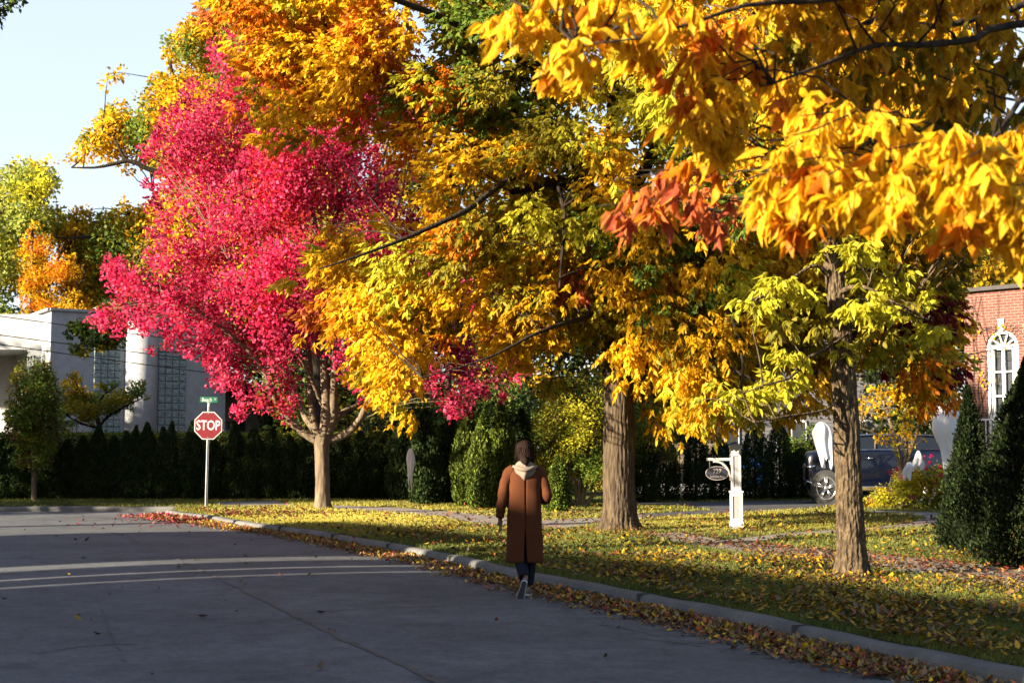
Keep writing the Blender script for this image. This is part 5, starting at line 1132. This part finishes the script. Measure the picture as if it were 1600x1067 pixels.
# ------------------------------------------------------------------ sport utility vehicle
def ring_pts(x, w, zb, zm, zt, crown=.0):
    hw = w / 2
    half = [(0, zb), (hw*.86, zb), (hw*.97, zb+.08), (hw, zm), (hw*.99, (zm+zt)/2), (hw*.965, zt-.05), (hw*.90, zt), (hw*.5, zt+crown), (0, zt+crown*1.15)]
    return [(x, -y, z) for y, z in half] + [(x, y, z) for y, z in half[-2:0:-1]]
def make_suv(label, paint, loc, rot):
    c = thing('parked_car', label, 'car', loc, rot)
    st = [(0.02,1.50,.46,.80,1.12),(0.06,1.72,.40,.78,1.34),(0.14,1.86,.34,.80,1.40),(0.45,1.97,.32,.85,1.44),(1.05,2.0,.32,.88,1.50),(1.6,2.0,.32,.88,1.485),(3.0,2.0,.32,.88,1.49),(4.2,2.0,.32,.88,1.50),(4.75,1.94,.36,.88,1.50),(4.95,1.80,.44,.86,1.40),(5.0,1.6,.5,.86,1.2)]
    mb = MB(); mb.loft([ring_pts(x, w, zb, zm, zt, .035) for x, w, zb, zm, zt in st]); mb.build('body', M[paint], c, smooth=True, bevel=0, sub=1)
    # greenhouse: dark glass volume, painted roof and pillars
    def gring(x, w0, w1, z0, z1): return [(x, -w0/2, z0), (x, -w1/2, z1), (x, -w1*.3, z1+.02), (x, w1*.3, z1+.02), (x, w1/2, z1), (x, w0/2, z0)]
    gs = [(0.86,1.62,1.55,1.44,1.49),(1.25,1.78,1.58,1.44,1.70),(1.62,1.82,1.50,1.44,1.84),(2.4,1.84,1.50,1.44,1.87),(3.6,1.84,1.50,1.44,1.86),(4.5,1.80,1.46,1.44,1.80),(4.86,1.70,1.40,1.44,1.55)]
    mb = MB(); mb.loft([gring(*g) for g in gs]); mb.build('window_glass', M['car_glass'], c)
    mb = MB(); rs = [(1.50,1.56,1.80),(1.75,1.56,1.885),(2.4,1.56,1.915),(3.6,1.56,1.905),(4.5,1.52,1.85),(4.8,1.44,1.72)]
    mb.loft([[(x,-w/2,z-.06),(x,-w/2+.03,z-.005),(x,-w*.25,z+.02),(x,w*.25,z+.02),(x,w/2-.03,z-.005),(x,w/2,z-.06),(x,0,z-.07)] for x, w, z in rs]); mb.build('roof', M[paint], c, smooth=True)
    for sy in (-1, 1):
        mb = MB(); mb.tube([(.84, sy*.86, 1.46), (1.2, sy*.84, 1.67), (1.62, sy*.78, 1.85)], [.04,.035,.03], 8); mb.build('pillar', M[paint], c, smooth=True)
        for x in (2.28, 3.45): mb = MB(); mb.tube([(x, sy*.925, 1.46), (x + .05, sy*.77, 1.86)], .035, 8); mb.build('pillar', M['black'], c, smooth=True)
        mb = MB(); mb.tube([(.9, sy*.90, 1.475), (1.6, sy*.94, 1.475), (4.5, sy*.93, 1.48)], .012, 6); mb.tube([(1.25, sy*.845, 1.70), (1.66, sy*.785, 1.865), (2.4, sy*.78, 1.895), (4.4, sy*.76, 1.85)], .012, 6); mb.build('chrome_trim', M['chrome'], c, smooth=True)
        mb = MB(); mb.box((2.7, sy*1.0, .42), (2.2, .05, .12)); mb.build('sill_step', M['chrome'], c, bevel=.02)
        for x in (2.12, 3.3): mb = MB(); mb.tube([(x-.12, sy*1.005, 1.24), (x, sy*1.03, 1.245), (x+.12, sy*1.005, 1.24)], .018, 8); mb.build('door_handle', M['chrome'], c, smooth=True)
        mb = MB(); mb.ball((1.35, sy*1.08, 1.52), (.09, .12, .075), 14, 8); mb.build('side_mirror', M[paint], c, smooth=True)
        for zz in (.98, .70): mb = MB(); mb.tube([(.03, sy*.72, zz), (.12, sy*.90, zz+.02), (.34, sy*.985, zz+.05)] if zz > .8 else [(.05, sy*.74, .62), (.10, sy*.90, .60), (.40, sy*1.0, .52)], .03 if zz > .8 else .022, 8); mb.build('headlight' if zz > .8 else 'bumper_trim', M['chrome'], c, smooth=True)
        mb = MB(); mb.box((4.93, sy*.72, 1.15), (.1, .3, .5)); mb.build('tail_light', M['sign_red'], c, bevel=.03)
        for x in (.68, 3.72):
            a = [(x + .50*math.cos(t), .425 + .50*math.sin(t)) for t in np.linspace(0, 2*math.pi, 40, endpoint=False)]
            mb = MB(); mb.prism_y(a, sy*.90, sy*1.006); mb.build('wheel_arch', M['black'], c)
            tb = MB(); prof = [(.25,.0),(.30,.0),(.395,.02),(.425,.06),(.425,.20),(.395,.24),(.28,.25)]
            tb.loft([[(x + r*math.cos(t), sy*(1.03 - d), .425 + r*math.sin(t)) for t in np.linspace(0, 2*math.pi, 40, endpoint=False)] for r, d in prof], cap=False); ty = tb.build('wheel', M['tyre'], c, smooth=True)
            rb_ = MB(); rb_.loft([[(x + r*math.cos(t), sy*(1.03 - d), .425 + r*math.sin(t)) for t in np.linspace(0, 2*math.pi, 40, endpoint=False)] for r, d in ((.315,-.004),(.30,-.008),(.285,.02),(.28,.12))], cap=False)
            for k in range(10):
                t = (k // 2) * 2*math.pi/5 + (.13 if k % 2 else -.13) + .3
                rb_.tube([(x + .06*math.cos(t), sy*1.02, .425 + .06*math.sin(t)), (x + .29*math.cos(t*1.0), sy*1.028, .425 + .29*math.sin(t))], [.028,.022], 6)
            rb_.tube([(x, sy*.98, .425), (x, sy*1.035, .425)], .075, 16); rb_.build('rim', M['alloy'], ty, smooth=True)
            bk_ = MB(); bk_.tube([(x, sy*.92, .425), (x, sy*.94, .425)], .29, 24); bk_.build('brake_disc', M['black'], ty)
    mb = MB(); mb.box((.035, 0, .85), (.04, 1.2, .5)); mb.build('grille', M['black'], c, bevel=.02)
    return c
pc = gp(1270, 787, VZ + .005); suv = make_suv('dark navy sport utility vehicle parked behind the slender tree trunk', 'car_paint', (pc[0], pc[1] + 1.25, VZ + .006), R(-9)); suv.scale = (.86, 1, 1.03)
pc2 = at(1160, 781, 50.3); make_suv('bright blue car mostly hidden behind the number post and columnar evergreens', 'car_blue', (pc2[0], pc2[1], VZ + .004), R(84)).scale = (.86, .9, .82)

# ------------------------------------------------------------------ hanging cloth ghosts
def ghost(label, px_rings, Y, string=True, tails=((-.5, 0), (.5, 0)), cut=.25, yaw=0):
    """px_rings: (y, x_left, x_right) down the cloth; tails hang from the last ring"""
    s = Y / F; top = at((px_rings[0][1] + px_rings[0][2]) / 2, px_rings[0][0], Y); root = thing('cloth_ghost', label, 'decoration', top)
    K = 40; th = np.linspace(0, 2*np.pi, K, endpoint=False); rings = []; cxs = (px_rings[0][1] + px_rings[0][2]) / 2; ph = rng.uniform(0, 6.28, 3)
    yy = np.array([r[0] for r in px_rings]); q = smooth_path(np.array(px_rings, float), 22)
    for i, (y, xl, xr) in enumerate(q):
        f = i / 21; w = max((xr - xl) / 2 * s, .008); cx_ = ((xl + xr) / 2 - cxs) * s; zz = -(y - px_rings[0][0]) * s
        ripple = 1 + (.10 + .30 * f) * np.sin(5*th + ph[0] + 2*f) + .16 * f * np.sin(9*th + ph[1])
        z_ = zz - cut * f**6 * (.55*np.cos(2*th + .4) + .35*np.sin(5*th + ph[2]) + .2*np.sin(9*th + ph[0]))
        rings.append([(cx_ + w*math.cos(t)*rp, w*.5*math.sin(t)*rp + .03*math.sin(6*f + ph[1]), z) for t, rp, z in zip(th, ripple, z_)])
    mb = MB(); mb.loft(rings, cap=False); mb.add(rings[0], [tuple(range(K))]); mb.build('cloth', M['cloth'], root, smooth=True, solid=.006)
    if string: mb = MB(); mb.tube([(0,0,-.01),(0,0,.9)], .003, 5); mb.build('string', M['wire'], root)
ghost('large white cloth ghost hanging in front of the navy car bonnet', [(659,1280,1283),(661,1276,1288),(667,1273,1294),(675,1269,1297),(684,1271.5,1297.5),(696,1276,1297),(710,1281,1297),(722,1285,1297)], 24.0, cut=.15)
ghost('tall ragged white cloth ghost hanging beside the dark pointed evergreen', [(630,1474,1481),(636,1466,1490),(648,1459,1496),(670,1457,1497),(685,1462,1496),(700,1470,1497),(720,1474,1496),(745,1478,1496),(765,1481,1494)], 36.0, cut=.30)
ghost('small white ghost perched among the pink roses', [(704,1434,1437),(710,1431,1439),(722,1427,1442),(732,1424,1440)], 36.2, cut=.08, string=False)
ghost('small crumpled white ghost low in the rose bed', [(722,1418,1424),(727,1415,1426),(736,1412,1424),(747,1413,1422)], 36.0, cut=.06, string=False)
ghost('narrow white ghost hanging among dark evergreens left of the walking person', [(700,640,643),(706,637,645),(716,635.5,647),(726,636.5,646),(740,638,644),(755,639.5,643)], 38.6, cut=.26)
ghost('thin white ghost scrap half hidden between the dark arborvitae', [(694,711,714),(700,711,716),(708,711.5,716.5),(716,712,716),(722,712,715)], 39.5, cut=.06)
# ================================================================== THE WALKING PERSON (seen from behind)
fz = -.045
pb = gp(820, 935, fz)
per = thing('person', 'person walking away in a long brown coat with beige hood and dark jeans', 'person', (pb[0], pb[1], fz), R(3)); per.scale = (.93, .95, 1)
sk_v, sk_e, sk_r = [], [], []
def sv(p, r, parent=None):
    sk_v.append(p); sk_r.append(r if isinstance(r, tuple) else (r, r)); i = len(sk_v) - 1
    if parent is not None: sk_e.append((parent, i))
    return i
def chain(start, pts):
    for p, r in pts: start = sv(p, r, start)
    return start
pelvis = sv((0, .02, .90), (.15, .11))
chest = chain(pelvis, [((0,.02,1.06),(.135,.10)), ((0,.02,1.22),(.15,.105)), ((0,.02,1.36),(.15,.09))])
neck = chain(chest, [((0,.015,1.455),(.055,.055)), ((0,.03,1.50),(.05,.05))])
head = chain(neck, [((0,.06,1.545),(.062,.075)), ((0,.065,1.60),(.075,.092)), ((0,.055,1.65),(.072,.088)), ((0,.05,1.69),(.04,.05))])
nose = chain(neck + 2, [((0,.165,1.585),.016)])
for sx in (-1, 1): chain(neck + 2, [((sx*.085,.045,1.60),.018)])
def arm(sx, pts, hand_dir, curl, palm):
    s = chain(chest, [((sx*.12,.02,1.385),.07), ((sx*.175,.02,1.36),.06)] + pts)
    base = np.array(sk_v[s]); d = nrm(np.array(hand_dir, float)[None])[0]; w = nrm(np.array(palm, float)[None])[0]; w = w - d*np.dot(w, d); w /= np.linalg.norm(w); nn = np.cross(d, w)
    pc_ = sv(tuple(base + d*.045), (.030,.020), s); kn = sv(tuple(base + d*.085), (.034,.016), pc_)
    for k, (o_, ln) in enumerate(((-.030,.066),(-.010,.078),(.011,.073),(.030,.058))):
        b0 = base + d*.09 + w*o_; i = sv(tuple(b0), .0085, kn)
        b1 = b0 + (d + nn*curl*.5)*ln*.5; b2 = b1 + (d*.7 + nn*curl)*ln*.34; b3 = b2 + (d*.4 + nn*curl*1.3)*ln*.26
        for q in (b1, b2, b3): i = sv(tuple(q), .0078, i)
    t0 = base + d*.03 - w*.030; i = sv(tuple(t0), .011, pc_); t1 = t0 + (d*.6 - w*.7 + nn*.3)*.035; i = sv(tuple(t1), .0095, i); sv(tuple(t1 + (d*.9 - w*.15 + nn*.3)*.032), .0085, i)
arm(-1, [((-.235,.0,1.22),.048), ((-.268,-.02,1.06),.042), ((-.288,.02,.94),.034), ((-.290,.04,.865),.027)], (.06,.12,-1), .35, (.25,-1,0))
arm(1, [((.225,.0,1.24),.048), ((.258,-.01,1.10),.042), ((.215,.16,1.09),.034), ((.165,.27,1.13),.027)], (-.35,.9,.30), .8, (.3,.2,1))
# legs: right one planted in front, left one trailing with the heel lifted
chain(pelvis, [((.085,.03,.84),.085), ((.075,.09,.48),.055), ((.065,.08,.30),.05), ((.035,.05,.10),.036), ((.03,.09,.05),.034), ((.03,.17,.035),.028)])
chain(pelvis, [((-.085,.02,.84),.085), ((-.055,.06,.50),.055), ((-.035,-.06,.38),.05), ((.0,-.20,.245),.036), ((-.015,-.235,.20),.032), ((-.06,-.215,.06),.026)])
me = bpy.data.meshes.new('body'); me.from_pydata(sk_v, sk_e, []); bo = link('body', me, per); me.materials.append(M['skin'])
md = bo.modifiers.new('skin', 'SKIN'); md.use_smooth_shade = True; md.branch_smoothing = .3
for i, v in enumerate(me.skin_vertices[0].data): v.radius = sk_r[i]; v.use_root = (i == 0)
bo.modifiers.new('sub', 'SUBSURF').render_levels = 1
# face (turned away from the viewer)
mb = MB()
for sx in (-1, 1): mb.ball((sx*.032,.143,1.605), (.013,.010,.009), 10, 6)
mb.build('eyes', M['sign_white'], bo, smooth=True)
mb = MB(); mb.tube([(-.024,.142,1.548),(0,.148,1.546),(.024,.142,1.548)], .006, 6); mb.build('mouth', M['sign_red'], bo, smooth=True)
# hair: full, gathered low at the nape
hr = np.random.default_rng(3)
vs = []; nr_, ns_ = 44, 120                            # combed-back shell with strand grooves, narrowing to the nape
lv_ = smooth_path(np.array([(1.462,.020,.020,-.098),(1.475,.040,.034,-.088),(1.495,.056,.048,-.070),(1.52,.074,.070,-.035),(1.55,.094,.096,.0),(1.59,.106,.116,.022),(1.63,.108,.121,.030),(1.665,.101,.115,.032),(1.695,.083,.096,.030),(1.718,.050,.062,.026),(1.728,.010,.014,.024)]), nr_)
for i, (z, rx, ry, yc) in enumerate(lv_):
    for k in range(ns_):
        t = 2*math.pi*k/ns_; back = max(0, -math.sin(t)); sw = 2.2*(z - 1.6)*math.cos(t)
        gr = 1 + .020*math.sin(31*t + 3*sw + 9*math.sin(14*z)) + .014*math.sin(53*t - 22*z) + .010*hr.standard_normal() + .030*math.sin(5*t + 16*z)
        fr = .80 if (math.sin(t) > .45 and z < 1.655) else 1.0
        vs.append((.004 + rx*gr*math.cos(t)*(1 - .03*back), yc + ry*gr*math.sin(t)*fr, z))
mb = MB(); mb.add(vs, [(i*ns_+k, i*ns_+(k+1) % ns_, (i+1)*ns_+(k+1) % ns_, (i+1)*ns_+k) for i in range(nr_-1) for k in range(ns_)])
mb.tube(smooth_path(np.array([(-.005,-.095,1.535),(.0,-.125,1.505),(.008,-.128,1.475),(.012,-.12,1.445)]), 12), np.interp(np.linspace(0,1,12), [0,.35,.7,1], [.030,.036,.026,.006]), 14, noise=.07)
for k in range(90):                                     # loose strands
    a = hr.uniform(-1.7, 1.7); z = hr.uniform(1.50, 1.70); w_ = .108*math.sin(math.acos(min(1, abs(z-1.61)/.13))) + .004
    p0_ = np.array([w_*math.sin(a), .03 - 1.1*w_*math.cos(a), z])
    mb.tube([p0_, p0_ + np.array([hr.normal(0,.016), -.008*hr.random(), -.03]), p0_*np.array([.75,1,1]) + np.array([hr.normal(0,.015), -.012*hr.random(), -.07 - .05*hr.random()])], [.0035,.003,.001], 4, cap=False)
mb.build('hair', M['hair'], bo, smooth=True)

# coat
cr_ = np.random.default_rng(8); NS = 72
lev = [(.395,.222,.165,0,.0),(.50,.217,.160,0,.0),(.62,.212,.155,0,0),(.74,.208,.150,0,0),(.86,.204,.145,0,0),(.98,.199,.138,0,0),(1.10,.197,.134,0,0),(1.20,.199,.135,0,0),(1.29,.203,.135,0,0),(1.36,.200,.126,0,.005),(1.405,.178,.112,0,.01),(1.44,.135,.095,0,.012),(1.475,.088,.080,0,.012)]
lv = smooth_path(np.array(lev), 46); mb = MB(); rings = []
for z, rx, ry, x0_, y0_ in lv:
    g = .10 * np.clip((.80 - z) / .42, 0, 1)**.8; th = np.linspace(-math.pi/2 + g, 1.5*math.pi - g, NS); ring = []
    for t in th:
        f = 1 + .016*math.sin(4*t + 3*z) * abs(1.2 - z) + .045*math.sin(7*t + 1.1 - 2*z) * max(0, .95 - z) + .010*math.sin(23*z + 2*t) + .018*math.sin(11*z - 3*t + .8) + .016*math.sin(33*z + 5*t)*(z > .95)*(z < 1.3)
        sq = (abs(math.cos(t))**2.4 + abs(math.sin(t))**2.4)**(-1/2.4)
        back = -.012 * math.exp(-((t + math.pi/2)/.05)**2) if z > .8 else 0
        ring.append((x0_ + rx*f*sq*math.cos(t), .02 + y0_ + (ry*f + back)*sq*math.sin(t), z + .006*math.sin(3*t)*(z < .42)))
    rings.append(ring)
mb.loft(rings, close=False, cap=False)
coat = mb.build('coat', M['wool'], bo, smooth=True, solid=.008)
def sleeve(pts, rad):
    q = smooth_path(np.array([(*p, r) for p, r in zip(pts, rad)]), 34); mb = MB(); seg = 22; path = q[:, :3]; t_ = nrm(np.gradient(path, axis=0)); vs = []; u = None
    for i in range(34):
        u = np.cross(t_[i], np.array([0, 1.0, .1])) if u is None else u - t_[i]*np.dot(u, t_[i]); u /= np.linalg.norm(u); w = np.cross(t_[i], u)
        for k in range(seg):
            a = 2*math.pi*k/seg; r = q[i, 3] * (1 + .055*math.sin(i*1.25 + 1.5*math.sin(a)) * (i > 8) + .03*math.sin(i*.7 + 3*a)); vs.append(path[i] + (math.cos(a)*u + math.sin(a)*w)*r)
    mb.add(vs, [(i*seg+k, i*seg+(k+1)%seg, (i+1)*seg+(k+1)%seg, (i+1)*seg+k) for i in range(33) for k in range(seg)]); return mb.build('coat_sleeve', M['wool'], coat, smooth=True, solid=.006)
sleeve([(-.125,.025,1.385),(-.185,.02,1.345),(-.238,.0,1.22),(-.268,-.02,1.06),(-.286,.015,.95),(-.290,.035,.885)], [.085,.078,.066,.060,.055,.050])
sleeve([(.125,.025,1.385),(.185,.02,1.345),(.232,.0,1.23),(.262,-.02,1.12),(.240,.08,1.075),(.195,.20,1.10),(.17,.255,1.125)], [.085,.078,.067,.062,.060,.054,.048])
# hood folded down on the shoulders
mb = MB(); K = 40; rings = []
for v, (rx, ry, z, dr) in enumerate(((.074,.074,1.475,0),(.088,.088,1.484,.0),(.103,.100,1.474,0),(.114,.110,1.452,0),(.118,.112,1.425,0))):
    ring = []
    for k in range(K):
        t = 2*math.pi*k/K; bk_ = max(0, -math.sin(t))**2; ring.append((rx*math.cos(t)*(1+.05*bk_), .02 + ry*math.sin(t)*(1 + .12*bk_), z - .03*max(0, math.sin(t)) + .035*bk_*(1 - v/5) + .006*math.sin(5*t+v)))
    rings.append(ring)
mb.loft(rings, cap=False)
gu, gv = 17, 15; vs = []
for j in range(gv):
    v = j/(gv-1)
    for i in range(gu):
        u = -1 + 2*i/(gu-1); w = .126*(1 - v**1.35) + .012
        fold = .020*math.sin(math.pi*v)*(1 - abs(u)) + .012*math.sin(5*u + 4*v)*v*(1-v)*2
        vs.append((.004 + u*w - .012*v, -.092 - .042*math.sin(math.pi*min(1, v*1.15)) - fold + .055*u*u*(1-v*.4), 1.468 - .225*v - .035*(u*u)*(1-v)))
mb.add(vs, [(j*gu+i, j*gu+i+1, (j+1)*gu+i+1, (j+1)*gu+i) for j in range(gv-1) for i in range(gu-1)])
# rolled edge of the hood opening
q = smooth_path(np.array([(-.135,-.04,1.44),(-.09,-.118,1.425),(0,-.150,1.405),(.09,-.118,1.425),(.135,-.04,1.44)]), 24); mb.tube(q, np.interp(np.linspace(0,1,24),[0,.5,1],[.018,.026,.018]), 10)
mb.build('hood', M['fleece'], coat, smooth=True, solid=.010)
# trousers
def leg(pts, rad):
    q = smooth_path(np.array([(*p, r) for p, r in zip(pts, rad)]), 26); mb = MB(); mb.tube(q[:, :3], q[:, 3], 20, cap=False, noise=.02); return mb
mb = leg([(.09,.03,.88),(.085,.06,.66),(.075,.09,.48),(.062,.075,.30),(.045,.06,.14)], [.10,.088,.074,.068,.062]); m2 = leg([(-.09,.02,.88),(-.075,.045,.68),(-.062,.05,.51),(-.045,-.06,.38),(-.018,-.19,.245)], [.10,.088,.076,.070,.062])
mb.add(m2.v, m2.f); mb.build('trousers', M['denim'], bo, smooth=True, solid=.004)
# shoes, soles as sub-parts
def shoe(orig, heel_up, yaw, roll):
    prof = [(-.002,.016,.002),(.01,.030,.0),(.04,.034,0),(.09,.033,0),(.15,.041,0),(.20,.044,0),(.24,.036,0),(.262,.018,.004)]
    Mx = Matrix.Translation(orig) @ Matrix.Rotation(yaw, 4, 'Z') @ Matrix.Rotation(roll, 4, 'Y') @ Matrix.Rotation(-heel_up, 4, 'X') @ Matrix.Translation((0, -.235, 0))
    def rings(z0, z1, grow, tops=None):
        out = []
        for i, (y, w, dz) in enumerate(prof):
            hh = z1 if tops is None else tops[i]; w2 = w + grow; out.append([Mx @ Vector(p) for p in ((-w2, y, z0+dz), (w2, y, z0+dz), (w2, y, z0 + (hh-z0)*.5), (w2*.75 if tops else w2, y, hh), (-w2*.75 if tops else -w2, y, hh), (-w2, y, z0 + (hh-z0)*.5))])
        return out
    mb = MB(); mb.loft(rings(.020, .09, -.002, [.085,.098,.10,.098,.085,.065,.055,.04])); up = mb.build('shoe', M['shoe'], bo, smooth=True, sub=1)
    mb = MB(); mb.loft(rings(.004, .028, .003)); so = mb.build('sole', M['sole'], up, smooth=False, bevel=.004)
    mb = MB(); mb.loft(rings(0, .0035, -.006)); mb.build('tread', M['tread'], up)
shoe((.055, .19, .012), R(4), R(-3), 0); shoe((-.075, -.235, .012), R(66), R(-8), R(18))
mb = MB(); mb.box((.13,.40,1.17), (.075,.012,.15)); ph_ = tag(mb.build('phone', M['phone'], None, bevel=.004), 'dark phone held up in the right hand of the walking person', 'phone'); ph_.location = per.location; ph_.rotation_euler = (R(-25), 0, R(3))
bpy.data.objects.remove(ph_)

# ================================================================== LIGHT AND CAMERA
w = bpy.data.worlds.new('World'); SC.world = w; w.use_nodes = True; nt = w.node_tree
sky = nt.nodes.new('ShaderNodeTexSky'); sky.sky_type = 'NISHITA'; sky.sun_disc = False
sky.sun_elevation = EL; sky.sun_rotation = math.atan2(-math.cos(SA), -math.sin(SA)) % (2*math.pi)
sky.air_density = 1.0; sky.dust_density = .8; sky.ozone_density = 1.0; sky.altitude = 200
bg = nt.nodes['Background']; bg.inputs['Strength'].default_value = .062
# pale veil mixed into the sky colour, whitening its lower part like overexposure
tc = nt.nodes.new('ShaderNodeTexCoord'); sx_ = nt.nodes.new('ShaderNodeSeparateXYZ'); L(nt, tc.outputs['Generated'], sx_.inputs[0])
vr = ramp(nt, sx_.outputs[2], [(0.0, (.8,.8,.8)), (.45, (.66,.66,.66)), (.75, (0,0,0))])
cn = noise(nt, 2.2, 6, .6, tc.outputs['Generated']); cr2 = ramp(nt, cn.outputs[0], [(.3, (.82,.82,.82)), (.7, (1,1,1))])
m1_ = nt.nodes.new('ShaderNodeMixRGB'); m1_.blend_type = 'MULTIPLY'; m1_.inputs[0].default_value = 1; L(nt, vr.outputs[0], m1_.inputs[1]); L(nt, cr2.outputs[0], m1_.inputs[2])
mx_ = nt.nodes.new('ShaderNodeMixRGB'); mx_.inputs[2].default_value = (2.32, 2.52, 2.95, 1); L(nt, m1_.outputs[0], mx_.inputs[0]); L(nt, sky.outputs[0], mx_.inputs[1])
L(nt, mx_.outputs[0], bg.inputs['Color'])
sd = bpy.data.lights.new('sun', 'SUN'); sd.energy = 5.0; sd.angle = R(.65); sd.color = (1.0, .84, .61)
so = bpy.data.objects.new('sun', sd); COL.objects.link(so)
so.rotation_euler = Vector((math.cos(SA)*math.cos(EL), math.sin(SA)*math.cos(EL), -math.sin(EL))).to_track_quat('-Z', 'Y').to_euler()
cd = bpy.data.cameras.new('camera'); cam = bpy.data.objects.new('camera', cd); COL.objects.link(cam)
cam.location = (0, 0, CH); cam.rotation_euler = (math.pi/2 + PITCH, 0, 0); cd.sensor_width = 36; cd.lens = F / 1600 * 36
cd.clip_start = .1; cd.clip_end = 3000; cd.dof.use_dof = True; cd.dof.focus_distance = 20; cd.dof.aperture_fstop = 4.5
SC.camera = cam
SC.view_settings.view_transform = 'Standard'; SC.view_settings.look = 'None'; SC.view_settings.gamma = 1; SC.view_settings.exposure = 2.65
SC.cycles.max_bounces = 12; SC.cycles.diffuse_bounces = 8; SC.cycles.transparent_max_bounces = 4; SC.cycles.use_denoising = True
SC.cycles.sample_clamp_indirect = 8
